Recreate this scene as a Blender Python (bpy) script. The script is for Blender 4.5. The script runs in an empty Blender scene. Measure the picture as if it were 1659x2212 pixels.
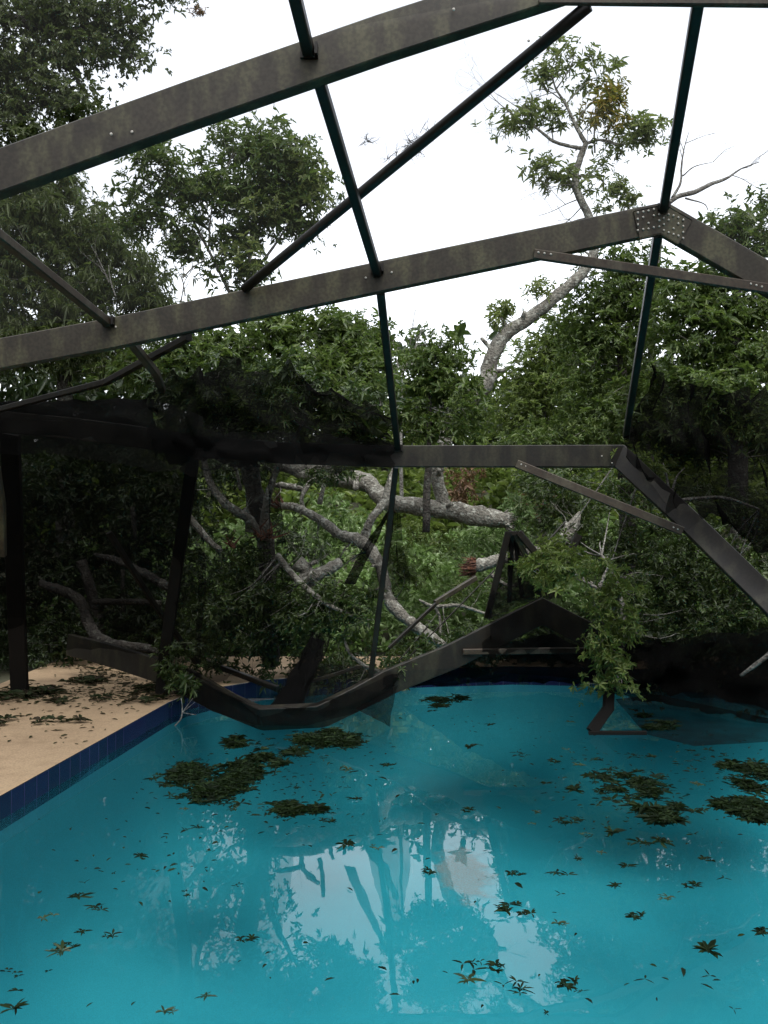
import bpy, bmesh, math, random
import numpy as np
from mathutils import Vector, Matrix, noise

# ------------------------------------------------------------------ camera, world, sun, exposure
sc = bpy.context.scene
EYE = 1.65                       # eye height above the pool water (water is z = 0)
FPX = 1995.0                     # focal length in pixels of a 1659 x 2212 view of the picture
CX, CY, HZ = 829.5, 1106.0, 1138.5
PITCH = math.atan((HZ - CY) / FPX)
cam = bpy.data.cameras.new('camera')
cam.sensor_fit = 'VERTICAL'
cam.angle = 2 * math.atan(1106.0 / FPX)
cam.clip_start, cam.clip_end = 0.05, 1000
camo = bpy.data.objects.new('camera', cam)
sc.collection.objects.link(camo)
camo.location = (0, 0, EYE)
camo.rotation_euler = (math.pi / 2 + PITCH, 0, 0)
sc.camera = camo

SUN_EL, SUN_ROT = math.radians(65), math.radians(165)
world = bpy.data.worlds.new('World')
sc.world = world
world.use_nodes = True
wn, wl = world.node_tree.nodes, world.node_tree.links
wn.clear()
sky = wn.new('ShaderNodeTexSky'); sky.sky_type = 'NISHITA'; sky.sun_disc = False
sky.sun_elevation = SUN_EL; sky.sun_rotation = SUN_ROT
sky.air_density = 1.0; sky.dust_density = 2.0; sky.ozone_density = 1.0
hs = wn.new('ShaderNodeHueSaturation'); hs.inputs['Saturation'].default_value = 0.22
hs.inputs['Value'].default_value = 1.0
tc = wn.new('ShaderNodeTexCoord')
nz = wn.new('ShaderNodeTexNoise'); nz.inputs['Scale'].default_value = 2.2; nz.inputs['Detail'].default_value = 5
mpn = wn.new('ShaderNodeMapping'); mpn.inputs['Scale'].default_value = (1, 1, 2.5)
rmp = wn.new('ShaderNodeMapRange'); rmp.inputs['From Min'].default_value = 0.3; rmp.inputs['From Max'].default_value = 0.7
rmp.inputs['To Min'].default_value = 0.8; rmp.inputs['To Max'].default_value = 1.25
mul = wn.new('ShaderNodeMixRGB'); mul.blend_type = 'MULTIPLY'; mul.inputs['Fac'].default_value = 1
bg = wn.new('ShaderNodeBackground'); bg.inputs['Strength'].default_value = 0.15
wo = wn.new('ShaderNodeOutputWorld')
wl.new(sky.outputs[0], hs.inputs['Color']); wl.new(tc.outputs['Generated'], mpn.inputs[0]); wl.new(mpn.outputs[0], nz.inputs['Vector'])
wl.new(nz.outputs['Fac'], rmp.inputs['Value']); wl.new(hs.outputs[0], mul.inputs[1]); wl.new(rmp.outputs[0], mul.inputs[2])
wl.new(mul.outputs[0], bg.inputs['Color']); wl.new(bg.outputs[0], wo.inputs['Surface'])

sun = bpy.data.lights.new('sun', 'SUN'); sun.energy = 0.5; sun.angle = math.radians(35); sun.color = (1, 0.96, 0.9)
suno = bpy.data.objects.new('sun', sun); sc.collection.objects.link(suno)
suno.rotation_euler = (-(math.pi / 2 - SUN_EL), 0, -SUN_ROT)
suno.location = (0, 0, 20)

vs = sc.view_settings
vs.view_transform = 'Standard'; vs.look = 'None'; vs.exposure = 1.65; vs.gamma = 1; vs.use_curve_mapping = False
cy = sc.cycles
cy.use_denoising = True
cy.max_bounces = 12; cy.diffuse_bounces = 4; cy.glossy_bounces = 4; cy.transmission_bounces = 6
cy.transparent_max_bounces = 48; cy.volume_bounces = 0
cy.caustics_reflective = False; cy.caustics_refractive = False

rng = np.random.default_rng(11)
random.seed(11)

# ------------------------------------------------------------------ helpers
FW = Vector((0, math.cos(PITCH), math.sin(PITCH))); UP = Vector((0, -math.sin(PITCH), math.cos(PITCH)))
def at(px, py, Y):
    """the place Y metres ahead of the camera that stands on the sight line of a picture point"""
    d = FW * FPX + Vector((1, 0, 0)) * (px - CX) + UP * (CY - py)
    return Vector((0, 0, EYE)) + d * (Y / d.y)
def on(px, py, z=0.0):
    d = FW * FPX + Vector((1, 0, 0)) * (px - CX) + UP * (CY - py)
    return Vector((0, 0, EYE)) + d * ((z - EYE) / d.z)

MATS = {}
def nodes_of(name):
    m = bpy.data.materials.new(name); m.use_nodes = True
    MATS[name] = m
    nt = m.node_tree
    return m, nt.nodes, nt.links, nt.nodes['Principled BSDF']

def noise_color(n, l, scale, c0, c1, lo=0.35, hi=0.65, coord='Object', detail=6, mapscale=None):
    t = n.new('ShaderNodeTexCoord'); x = n.new('ShaderNodeTexNoise'); x.inputs['Scale'].default_value = scale
    x.inputs['Detail'].default_value = detail
    src = t.outputs[coord]
    if mapscale:
        mp = n.new('ShaderNodeMapping'); mp.inputs['Scale'].default_value = mapscale
        l.new(src, mp.inputs[0]); src = mp.outputs[0]
    l.new(src, x.inputs['Vector'])
    r = n.new('ShaderNodeValToRGB')
    r.color_ramp.elements[0].position = lo; r.color_ramp.elements[0].color = (*c0, 1)
    r.color_ramp.elements[1].position = hi; r.color_ramp.elements[1].color = (*c1, 1)
    l.new(x.outputs['Fac'], r.inputs['Fac'])
    return r.outputs['Color'], x.outputs['Fac']

def mixc(n, l, a, b, fac, mode='MIX'):
    m = n.new('ShaderNodeMixRGB'); m.blend_type = mode
    if isinstance(fac, float): m.inputs['Fac'].default_value = fac
    else: l.new(fac, m.inputs['Fac'])
    for i, v in ((1, a), (2, b)):
        if isinstance(v, tuple): m.inputs[i].default_value = (*v, 1)
        else: l.new(v, m.inputs[i])
    return m.outputs[0]

def bump(n, l, p, h, strength, dist=0.02):
    b = n.new('ShaderNodeBump'); b.inputs['Strength'].default_value = strength; b.inputs['Distance'].default_value = dist
    l.new(h, b.inputs['Height']); l.new(b.outputs[0], p.inputs['Normal'])

def leaf_mat(name, cols, trans=0.3, rough=0.42, spec=0.45):
    m, n, l, p = nodes_of(name)
    g = n.new('ShaderNodeNewGeometry')
    r = n.new('ShaderNodeValToRGB')
    el = r.color_ramp.elements
    el[0].position = 0; el[0].color = (*cols[0], 1)
    el[1].position = 1; el[1].color = (*cols[-1], 1)
    for i, c in enumerate(cols[1:-1]):
        e = el.new((i + 1) / (len(cols) - 1)); e.color = (*c, 1)
    l.new(g.outputs['Random Per Island'], r.inputs['Fac'])
    l.new(r.outputs[0], p.inputs['Base Color'])
    p.inputs['Roughness'].default_value = rough
    p.inputs['Specular IOR Level'].default_value = spec
    tr = n.new('ShaderNodeBsdfTranslucent')
    tcx = mixc(n, l, r.outputs[0], (0.10, 0.16, 0.02), 0.35)
    l.new(tcx, tr.inputs['Color'])
    mx = n.new('ShaderNodeMixShader'); mx.inputs[0].default_value = trans
    l.new(p.outputs[0], mx.inputs[1]); l.new(tr.outputs[0], mx.inputs[2])
    l.new(mx.outputs[0], n['Material Output'].inputs['Surface'])
    return m

L_BROAD = leaf_mat('leaf_broad', [(0.044, 0.074, 0.018), (0.066, 0.110, 0.024), (0.095, 0.145, 0.032), (0.135, 0.175, 0.05)], 0.46)
L_SHADED = leaf_mat('leaf_shaded', [(0.020, 0.036, 0.010), (0.032, 0.056, 0.014), (0.048, 0.080, 0.018), (0.075, 0.105, 0.028)], 0.36)  # under-canopy shade put into a darker leaf colour
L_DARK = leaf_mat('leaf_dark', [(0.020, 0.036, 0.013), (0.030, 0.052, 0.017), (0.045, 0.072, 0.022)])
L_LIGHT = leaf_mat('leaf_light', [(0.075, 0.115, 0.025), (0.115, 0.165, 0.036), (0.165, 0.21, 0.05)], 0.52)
L_GREY = leaf_mat('leaf_grey', [(0.055, 0.075, 0.026), (0.078, 0.105, 0.034), (0.105, 0.13, 0.044)], 0.45)
L_PALE = leaf_mat('leaf_pale', [(0.10, 0.14, 0.04), (0.15, 0.19, 0.055), (0.20, 0.23, 0.08)], 0.6)
L_YELL = leaf_mat('leaf_yellow', [(0.10, 0.13, 0.02), (0.19, 0.19, 0.025), (0.34, 0.23, 0.03), (0.16, 0.16, 0.025)], 0.5)
L_GROUND = leaf_mat('leaf_ground', [(0.09, 0.16, 0.04), (0.15, 0.25, 0.07), (0.22, 0.32, 0.12), (0.30, 0.38, 0.20)], 0.42)
L_BROWN = leaf_mat('leaf_brown', [(0.11, 0.06, 0.03), (0.2, 0.11, 0.06), (0.28, 0.17, 0.1)], 0.3)
L_FLOAT = leaf_mat('leaf_floating', [(0.0025, 0.007, 0.002), (0.004, 0.011, 0.003), (0.008, 0.020, 0.0045), (0.014, 0.027, 0.006)], 0.1, 0.7, 0.15)
L_LITTER = leaf_mat('leaf_litter', [(0.012, 0.02, 0.006), (0.018, 0.03, 0.009), (0.032, 0.024, 0.012), (0.016, 0.012, 0.007)], 0.1, 0.7, 0.2)

def bark_mat(name, a, b, c):
    m, n, l, p = nodes_of(name)
    c1, f1 = noise_color(n, l, 5.0, a, b, 0.35, 0.65)
    t, f2 = noise_color(n, l, 16.0, (0, 0, 0), (1, 1, 1), 0.52, 0.66)
    col = mixc(n, l, c1, c, t)
    v, f3 = noise_color(n, l, 38.0, (0.55, 0.55, 0.55), (1, 1, 1), 0.35, 0.55)
    l.new(mixc(n, l, col, v, 1.0, 'MULTIPLY'), p.inputs['Base Color'])
    p.inputs['Roughness'].default_value = 0.9
    bump(n, l, p, f3, 1.0, 0.035)
    return m
BARK = bark_mat('bark_lichen', (0.12, 0.11, 0.09), (0.22, 0.21, 0.175), (0.37, 0.37, 0.32))
BARK_DK = bark_mat('bark_dark', (0.028, 0.024, 0.02), (0.058, 0.05, 0.04), (0.11, 0.11, 0.09))
TWIG = bark_mat('twig_bark', (0.12, 0.11, 0.095), (0.2, 0.19, 0.17), (0.3, 0.3, 0.27))
def wood_mat():
    m, n, l, p = nodes_of('split_wood')
    c, f = noise_color(n, l, 22.0, (0.03, 0.012, 0.007), (0.17, 0.065, 0.03), 0.35, 0.75)
    l.new(c, p.inputs['Base Color']); p.inputs['Roughness'].default_value = 0.85
    bump(n, l, p, f, 1.0, 0.03); return m
WOOD = wood_mat()

def metal_mat(name, a, b, stain, rough=0.5):
    m, n, l, p = nodes_of(name)
    c1, f1 = noise_color(n, l, 3.0, a, b, 0.35, 0.65)
    st, f2 = noise_color(n, l, 4.0, (0, 0, 0), (1, 1, 1), 0.46, 0.64, mapscale=(2.6, 2.6, 0.9), detail=10)
    sp, f3 = noise_color(n, l, 60.0, (0.75, 0.75, 0.75), (1.15, 1.15, 1.15), 0.4, 0.6)
    c = mixc(n, l, c1, stain, st)
    l.new(mixc(n, l, c, sp, 1.0, 'MULTIPLY'), p.inputs['Base Color'])
    p.inputs['Roughness'].default_value = rough
    p.inputs['Specular IOR Level'].default_value = 0.3
    return m
BRONZE = metal_mat('bronze_aluminium', (0.022, 0.018, 0.012), (0.034, 0.028, 0.019), (0.062, 0.057, 0.032))
BRONZE_DK = metal_mat('dark_aluminium', (0.0055, 0.004, 0.0026), (0.009, 0.0066, 0.0042), (0.013, 0.011, 0.006), 0.45)
BRONZE_SHADED = metal_mat('shaded_aluminium', (0.008, 0.0066, 0.0046), (0.013, 0.0108, 0.0075), (0.026, 0.024, 0.014))  # darker copy of the bronze; shade put into the lower beams' colour
RUST = metal_mat('brown_aluminium', (0.026, 0.018, 0.011), (0.038, 0.027, 0.017), (0.05, 0.042, 0.027))
m, n, l, p = nodes_of('rivet_steel'); p.inputs['Base Color'].default_value = (0.36, 0.34, 0.30, 1); p.inputs['Metallic'].default_value = 0.0; p.inputs['Roughness'].default_value = 0.4
RIVET = m

def screen_mat(name, opacity, wear=0.0):
    m, n, l, p = nodes_of(name)
    p.inputs['Base Color'].default_value = (0.0035, 0.0035, 0.0034, 1); p.inputs['Roughness'].default_value = 0.9
    p.inputs['Specular IOR Level'].default_value = 0.04
    tr = n.new('ShaderNodeBsdfTransparent'); mx = n.new('ShaderNodeMixShader')
    t, f = noise_color(n, l, 3.0, (opacity - wear,) * 3, (min(1, opacity + wear),) * 3, 0.35, 0.65)
    l.new(t, mx.inputs[0]); l.new(tr.outputs[0], mx.inputs[1]); l.new(p.outputs[0], mx.inputs[2])
    l.new(mx.outputs[0], n['Material Output'].inputs['Surface'])
    return m
SCR_LIGHT = screen_mat('screen_mesh_taut', 0.20, 0.02)
_n, _l = SCR_LIGHT.node_tree.nodes, SCR_LIGHT.node_tree.links
_p = _n['Principled BSDF']; _p.inputs['Base Color'].default_value = (0.03, 0.03, 0.029, 1)
_t = _n.new('ShaderNodeBsdfTranslucent'); _t.inputs['Color'].default_value = (0.03, 0.03, 0.029, 1)  # greyed mesh colour also imitates glare veiling the upper trees
_m = _n.new('ShaderNodeMixShader'); _m.inputs[0].default_value = 0.6
_x = [q for q in _n if q.type == 'MIX_SHADER' and q != _m][0]
_l.new(_p.outputs[0], _m.inputs[1]); _l.new(_t.outputs[0], _m.inputs[2]); _l.new(_m.outputs[0], _x.inputs[2])
SCR_HAZE = screen_mat('screen_mesh_dusty', 0.30, 0.06)
SCR_MID = screen_mat('screen_mesh_double', 0.62, 0.10)
SCR_SHADE = screen_mat('shade_mesh', 0.46, 0.10)  # see-through dark sheet, added to put shade over foliage
SCR_DARK = screen_mat('screen_mesh_folded', 0.93, 0.06)

def torn_mat(name, lo, hi, scale):
    m, n, l, p = nodes_of(name)
    p.inputs['Base Color'].default_value = (0.003, 0.003, 0.0029, 1); p.inputs['Roughness'].default_value = 1
    p.inputs['Specular IOR Level'].default_value = 0.0
    tr = n.new('ShaderNodeBsdfTransparent'); mx = n.new('ShaderNodeMixShader')
    t, f = noise_color(n, l, scale, (lo,) * 3, (hi,) * 3, 0.32, 0.60, detail=5)
    l.new(t, mx.inputs[0]); l.new(tr.outputs[0], mx.inputs[1]); l.new(p.outputs[0], mx.inputs[2])
    l.new(mx.outputs[0], n['Material Output'].inputs['Surface'])
    return m
SCR_TORN = torn_mat('screen_mesh_bunched', 0.62, 0.9, 1.8)

class MB:
    """collects shapes that belong to ONE mesh"""
    def __init__(s): s.v = []; s.f = []; s.n = 0; s.smooth = False
    def add(s, v, f):
        v = [tuple(x) for x in v]
        s.v.extend(v); s.f.extend([tuple(i + s.n for i in q) for q in f]); s.n += len(v)
    def build(s, name, mat, parent=None, smooth=None):
        me = bpy.data.meshes.new(name); me.from_pydata(s.v, [], s.f); me.update()
        if s.smooth if smooth is None else smooth:
            me.polygons.foreach_set('use_smooth', [True] * len(me.polygons))
        me.materials.append(mat)
        o = bpy.data.objects.new(name, me); sc.collection.objects.link(o)
        if parent: set_parent(o, parent)
        return o

def set_parent(o, parent):
    o.parent = parent
    w = parent.matrix_basis.copy(); q = parent
    while q.parent: w = q.parent.matrix_basis @ q.matrix_parent_inverse @ w; q = q.parent
    o.matrix_parent_inverse = w.inverted()

def tag(o, label=None, cat=None, group=None, kind=None):
    if label: o['label'] = label
    if cat: o['category'] = cat
    if group: o['group'] = group
    if kind: o['kind'] = kind
    return o

def empty(name, loc, label, cat, group=None):
    o = bpy.data.objects.new(name, None); sc.collection.objects.link(o)
    o.location = loc; o.empty_display_size = 0.2
    return tag(o, label, cat, group)

def crom(pts, per=6):
    """smooth path through 4-tuples (x, y, z, r)"""
    P = [np.array(p, float) for p in pts]
    if len(P) == 2: return [P[0] + (P[1] - P[0]) * t for t in np.linspace(0, 1, per + 1)]
    out = []
    Q = [2 * P[0] - P[1]] + P + [2 * P[-1] - P[-2]]
    for i in range(1, len(Q) - 2):
        a, b, c, d = Q[i - 1], Q[i], Q[i + 1], Q[i + 2]
        for t in np.linspace(0, 1, per, endpoint=False):
            out.append(0.5 * (2 * b + (c - a) * t + (2 * a - 5 * b + 4 * c - d) * t * t + (3 * b - a - 3 * c + d) * t ** 3))
    out.append(P[-1]); return out

def tube(mb, pts, sides=8, per=5, rough=0.0, cap=True, straight=False):
    path = [np.array(p, float) for p in pts] if straight else crom(pts, per)
    prev = None; rings = []
    for i, p in enumerate(path):
        a = path[max(0, i - 1)][:3]; b = path[min(len(path) - 1, i + 1)][:3]
        t = Vector(b - a)
        if t.length < 1e-9: t = Vector((0, 0, 1))
        t.normalize()
        if prev is None:
            u = t.orthogonal().normalized()
        else:
            u = (prev - t * prev.dot(t))
            u = u.normalized() if u.length > 1e-6 else t.orthogonal().normalized()
        prev = u; w = t.cross(u); ring = []
        c = Vector(p[:3])
        for k in range(sides):
            an = 2 * math.pi * k / sides
            r = max(p[3], 0.0008)
            d = u * math.cos(an) + w * math.sin(an)
            if rough: r *= 1 + rough * (noise.noise((c + d * r) * (0.6 / max(r, 0.02))) + .5 * noise.noise((c + d * r) * (1.7 / max(r, 0.02))))
            ring.append(c + d * r)
        rings.append(ring)
    v = [q for r in rings for q in r]; f = []
    for i in range(len(rings) - 1):
        for k in range(sides):
            k2 = (k + 1) % sides
            f.append((i * sides + k, i * sides + k2, (i + 1) * sides + k2, (i + 1) * sides + k))
    if cap:
        f.append(tuple(range(sides))[::-1]); f.append(tuple((len(rings) - 1) * sides + k for k in range(sides)))
    mb.add(v, f)

def ptube(mb, pp, sides=8, per=5, rough=0.0):
    """tube through picture points (px, py, Y, width in picture pixels)"""
    pts = []
    for px, py, Y, w in pp:
        q = at(px, py, Y); pts.append((q.x, q.y, q.z, w * Y / FPX / 2 * .88))
    tube(mb, pts, sides, per, rough)
    return pts

def box(mb, c, s, M=None):
    v = [Vector((x * s[0] / 2, y * s[1] / 2, z * s[2] / 2)) for x in (-1, 1) for y in (-1, 1) for z in (-1, 1)]
    if M is not None: v = [M @ q for q in v]
    v = [q + Vector(c) for q in v]
    mb.add(v, [(0, 1, 3, 2), (4, 6, 7, 5), (0, 4, 5, 1), (2, 3, 7, 6), (0, 2, 6, 4), (1, 5, 7, 3)])

def bar(mb, a, b, w, h, roll=0.0):
    """square tube from a to b, w wide, h deep, slightly bevelled"""
    a, b = Vector(a), Vector(b); t = (b - a).normalized()
    ref = Vector((0, 0, 1)) if abs(t.z) < 0.85 else Vector((0, 1, 0))
    u = t.cross(ref).normalized(); v = u.cross(t)
    if roll: 
        R = Matrix.Rotation(roll, 3, t); u = R @ u; v = R @ v
    e = min(w, h) * 0.12
    sec = [(-w/2+e, -h/2), (w/2-e, -h/2), (w/2, -h/2+e), (w/2, h/2-e), (w/2-e, h/2), (-w/2+e, h/2), (-w/2, h/2-e), (-w/2, -h/2+e)]
    vs_ = [p + u * x + v * y for p in (a, b) for x, y in sec]
    f = [(k, (k + 1) % 8, 8 + (k + 1) % 8, 8 + k) for k in range(8)] + [tuple(range(8))[::-1], tuple(range(8, 16))]
    mb.add(vs_, f)

def beam(mb, pts, h, th=0.055, tilt=0.0):
    """deep flat beam along a bent line: pts are world points, h its depth, th its thickness, with a small lip"""
    P = [Vector(p) for p in pts]; secs = []
    for i, p in enumerate(P):
        t0 = (P[i] - P[i - 1]).normalized() if i else None
        t1 = (P[i + 1] - P[i]).normalized() if i < len(P) - 1 else None
        t = (t0 + t1).normalized() if t0 and t1 else (t0 or t1)
        k = 1.0
        if t0 and t1: k = 1.0 / max(0.5, t.dot(t0))
        tw = tilt[i] if isinstance(tilt, (list, tuple)) else tilt
        dep = Vector((0, 1, 0)); dep = (dep - t * dep.dot(t)).normalized()
        upv = t.cross(dep).normalized()
        if upv.z < 0: upv = -upv
        R = Matrix.Rotation(tw, 3, t); upv = R @ upv; dep = R @ dep
        H = h * k / 2; T = th / 2; e = 0.006
        secs.append([p + dep * x + upv * y for x, y in
                     ((-T, -H + e), (-T + e, -H), (T - e, -H), (T, -H + e), (T, H - e), (T - e, H), (-T + e, H), (-T, H - e))])
    v = [q for s in secs for q in s]; f = []
    for i in range(len(secs) - 1):
        for k in range(8):
            k2 = (k + 1) % 8
            f.append((i * 8 + k, i * 8 + k2, i * 8 + 8 + k2, i * 8 + 8 + k))
    f.append(tuple(range(8))[::-1]); f.append(tuple((len(secs) - 1) * 8 + k for k in range(8)))
    mb.add(v, f)

def big_mesh(name, V, F4, mat, parent=None):
    me = bpy.data.meshes.new(name)
    k = F4.shape[1]
    me.vertices.add(len(V)); me.vertices.foreach_set('co', np.ascontiguousarray(V, np.float32).ravel())
    me.loops.add(F4.size); me.loops.foreach_set('vertex_index', np.ascontiguousarray(F4, np.int32).ravel())
    me.polygons.add(len(F4)); me.polygons.foreach_set('loop_start', np.arange(0, F4.size, k, dtype=np.int32))
    me.polygons.foreach_set('loop_total', np.full(len(F4), k, np.int32))
    me.update(calc_edges=True); me.materials.append(mat)
    o = bpy.data.objects.new(name, me); sc.collection.objects.link(o)
    if parent: set_parent(o, parent)
    return o

def unit(a): return a / np.maximum(np.linalg.norm(a, axis=-1, keepdims=True), 1e-9)

def leaf_arrays(C, A, per, L, W, splay=(50, 105), droop=0.15, flat=None):
    """whorls of leaves at C with axes A; every leaf is a small folded blade"""
    N = len(C)
    C = np.repeat(C, per, 0); A = np.repeat(unit(A), per, 0)
    M = len(C)
    ref = np.where(np.abs(A[:, 2:3]) < 0.9, np.array([[0, 0, 1.0]]), np.array([[1.0, 0, 0]]))
    U = unit(np.cross(A, ref)); Wv = np.cross(A, U)
    az = (np.tile(np.arange(per), N) * 2 * np.pi / per) + np.repeat(rng.uniform(0, 6.28, N), per) + rng.normal(0, 0.35, M)
    el = np.radians(rng.uniform(*splay, M))[:, None]
    rad = U * np.cos(az)[:, None] + Wv * np.sin(az)[:, None]
    D = A * np.cos(el) + rad * np.sin(el)
    if flat is not None: D[:, 2] *= flat; D = unit(D)
    S = unit(np.cross(D, A) + rng.normal(0, 0.25, (M, 3)))
    Nn = unit(np.cross(S, D))
    wsz = np.repeat(np.exp(rng.normal(0, 0.28, N)), per)
    ln = (L * wsz * rng.uniform(0.5, 1.15, M))[:, None]; wd = (W * wsz * rng.uniform(0.7, 1.3, M))[:, None]
    B = C - A * (rng.uniform(0, 0.5, M)[:, None] * L) * (0 if flat is not None else 1)
    dr = np.array([[0, 0, -1.0]]) * ln * droop * (0 if flat is not None else 1)
    fold = Nn * wd * 0.35
    v = np.stack([B, B + D * ln * .32 + S * wd * .42 + fold, B + D * ln * .68 + S * wd * .36 + fold + dr * .4,
                  B + D * ln + dr, B + D * ln * .68 - S * wd * .36 + fold + dr * .4, B + D * ln * .32 - S * wd * .42 + fold], 1).reshape(-1, 3)
    k = np.arange(M)[:, None] * 6
    f = np.stack([k + np.array([[0, 1, 2, 3]]), k + np.array([[0, 3, 4, 5]])], 1).reshape(-1, 4)
    return v, f

def join_arr(lst):
    V, F, n0 = [], [], 0
    for v, f in lst: V.append(v); F.append(f + n0); n0 += len(v)
    return np.concatenate(V), np.concatenate(F)

DENS = 20.0
LSC = 0.60
def crown(name, blobs, mat, parent, L=0.11, W=0.032, per=7, dens=70, clump=0.16, twigmat=None, anchors=None, gap=0.0, splay=(45, 100), droop=0.15, upb=0.5, shell=0.45, twig_share=0.35, per_clump=7):
    """foliage of one plant: clumps of leaf whorls in lumpy blobs given as (px, py, Y, rx, ry[, depth m]); twigs run out to the clumps"""
    arrs = []; tw = MB(); L = L * LSC; W = W * LSC * 1.12; per_clump = per_clump * 3
    for b in blobs:
        px, py, Y, rx, ry = b[:5]
        c = at(px, py, Y); RX, RZ = rx * Y / FPX, ry * Y / FPX
        RY = b[5] if len(b) > 5 else 0.8 * (RX + RZ) / 2
        nw = max(6, int(DENS * dens * (RX * RZ + 0.5 * RY * (RX + RZ) ) * (b[6] if len(b) > 6 else 1)))
        nc = max(2, int(nw / per_clump))
        d = unit(rng.normal(0, 1, (nc, 3)))
        r = rng.uniform(0, 1, nc) ** shell
        lump = np.array([1 + 0.45 * noise.noise(Vector(q) * 1.7 + Vector((px, py, Y)) * 0.37) for q in d])
        cc = np.array(c)[None] + d * (r * lump)[:, None] * np.array([[RX, RY, RZ]])
        if gap > 0:
            keep = np.array([noise.noise(Vector(q) * (1.1 / clump * 0.35) + Vector((3.1, px * .01, 0))) > -gap_t(gap) for q in cc])
            cc = cc[keep] if keep.sum() > 2 else cc
        cnt = rng.poisson(per_clump, len(cc)) + 1
        w = np.repeat(cc, cnt, 0) + rng.normal(0, clump, (cnt.sum(), 3)) * np.array([[1, 1, 0.7]])
        out = unit(w - np.array(c)[None]) * 0.7 + np.array([[0, 0, upb]]) + rng.normal(0, 0.45, w.shape)
        arrs.append(leaf_arrays(w, out, per, L, W, splay, droop))
        if twigmat is not None:
            an = np.array(anchors) if anchors is not None else np.array([c + Vector((0, 0, -RZ * .6))])
            for i, q in enumerate(cc):
                if i % 2: continue
                a = an[np.argmin(((an - q) ** 2).sum(1))]
                if np.linalg.norm(a - q) > 0.9: continue
                mid = (a + q) / 2 + rng.normal(0, 0.08, 3) * np.linalg.norm(q - a)
                rr = 0.004 + 0.006 * min(1.5, np.linalg.norm(q - a))
                tube(tw, [(*a, rr), (*mid, rr * .7), (*q, 0.003)], 4, 3, cap=False)
            for i in range(0, len(w), max(1, int(8 / twig_share))):
                j = np.searchsorted(np.cumsum(cnt), i, side='right'); q = cc[j]
                tube(tw, [(*q, 0.0035), (*w[i], 0.002)], 3, 1, cap=False, straight=True)
    V, F = join_arr(arrs)
    mi = None
    if twigmat is not None and tw.n:
        T = np.array(tw.v); G = np.array([q for q in tw.f if len(q) == 4]) + len(V)
        mi = np.concatenate([np.zeros(len(F), np.int32), np.ones(len(G), np.int32)])
        V = np.concatenate([V, T]); F = np.concatenate([F, G])
    o = big_mesh(name, V, F, mat, parent)
    if mi is not None:
        o.data.materials.append(twigmat); o.data.polygons.foreach_set('material_index', mi)
    return o
def gap_t(g): return 0.35 - 0.5 * g

def branchlets(mb, base, direction, length, r, depth=3, spread=0.6, n=3):
    """bare twigs, forking"""
    base = Vector(base); direction = Vector(direction).normalized()
    q = base; pts = [(*q, r)]; d = direction
    for i in range(3):
        d = (d + Vector(rng.normal(0, 0.22, 3))).normalized()
        q = q + d * length / 3; pts.append((*q, r * (1 - 0.22 * (i + 1))))
    tube(mb, pts, 4, 3, cap=False)
    if depth:
        for k in range(n):
            j = 1 + k % 3
            dd = (d + Vector(rng.normal(0, spread, 3))).normalized()
            branchlets(mb, pts[j][:3], dd, length * rng.uniform(.5, .8), pts[j][3] * .65, depth - 1, spread, n)

def sheet(mb, top, bot, nx=24, ny=14, sag=0.1, wr=0.05, seed=0, rag=0.0):
    """hanging cloth between two polylines of world points"""
    def samp(pl, t):
        k = t * (len(pl) - 1); i = min(int(k), len(pl) - 2); return Vector(pl[i]).lerp(Vector(pl[i + 1]), k - i)
    v = []
    for j in range(ny + 1):
        s = j / ny
        for i in range(nx + 1):
            t = i / nx
            p = samp(top, t).lerp(samp(bot, t), s)
            k = Vector((t * 5 + seed, s * 1.6, seed * 1.7))
            e = math.sin(math.pi * s)
            p = p + Vector((noise.noise(k * 1.3) * wr, (noise.noise(k) + .5 * noise.noise(k * 2.7)) * wr * 2 * (0.3 + e) , -sag * e))
            if rag:
                ed = max(math.exp(-min(s, 1 - s) * 7), math.exp(-min(t, 1 - t) * 14))
                n_ = lambda o: noise.noise(Vector((t * 9, s * 3, seed + o))) + .6 * noise.noise(Vector((t * 23, s * 7, seed + o)))
                p += Vector((n_(0) * rag * ed, 0, n_(5) * rag * ed * 1.2))
            v.append(p)
    W = nx + 1
    mb.add(v, [(j * W + i, j * W + i + 1, (j + 1) * W + i + 1, (j + 1) * W + i) for j in range(ny) for i in range(nx)])

# ------------------------------------------------------------------ setting: pool, deck, ground, water
PC = Vector((1.3, 5.4, 0))
outline = [(-2.35, -0.6), (-2.17, 5.1), (-1.86, 8.0), (-1.78, 8.35), (-1.55, 8.75), (-1.2, 9.15), (-0.7, 9.4), (0.3, 9.85), (1.4, 10.05), (2.6, 9.9), (3.6, 9.3), (4.6, 8.6), (5.8, 7.4), (6.2, 5.6), (6.2, -0.6)]
DECK = (-3.7, 7.6, -1.62, 10.8)
def ray_poly(ang, poly):
    d = Vector((math.cos(ang), math.sin(ang), 0)); best = None
    for i in range(len(poly)):
        a = Vector((*poly[i], 0)) - PC; b = Vector((*poly[(i + 1) % len(poly)], 0)) - PC
        e = b - a; den = d.x * e.y - d.y * e.x
        if abs(den) < 1e-9: continue
        t = (a.x * e.y - a.y * e.x) / den; u = (a.x * d.y - a.y * d.x) / den
        if t > 0 and -1e-6 <= u <= 1 + 1e-6: best = t if best is None else min(best, t)
    return PC + d * best
def corners(x0, x1, y0, y1): return [(x0, y0), (x1, y0), (x1, y1), (x0, y1)]
angs = sorted(set([round(2 * math.pi * k / 180, 5) for k in range(180)] +
        [round(math.atan2(y - PC.y, x - PC.x) % (2 * math.pi), 5) for x, y in outline + corners(*DECK)]))
pool = [ray_poly(a, outline) for a in angs]
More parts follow.
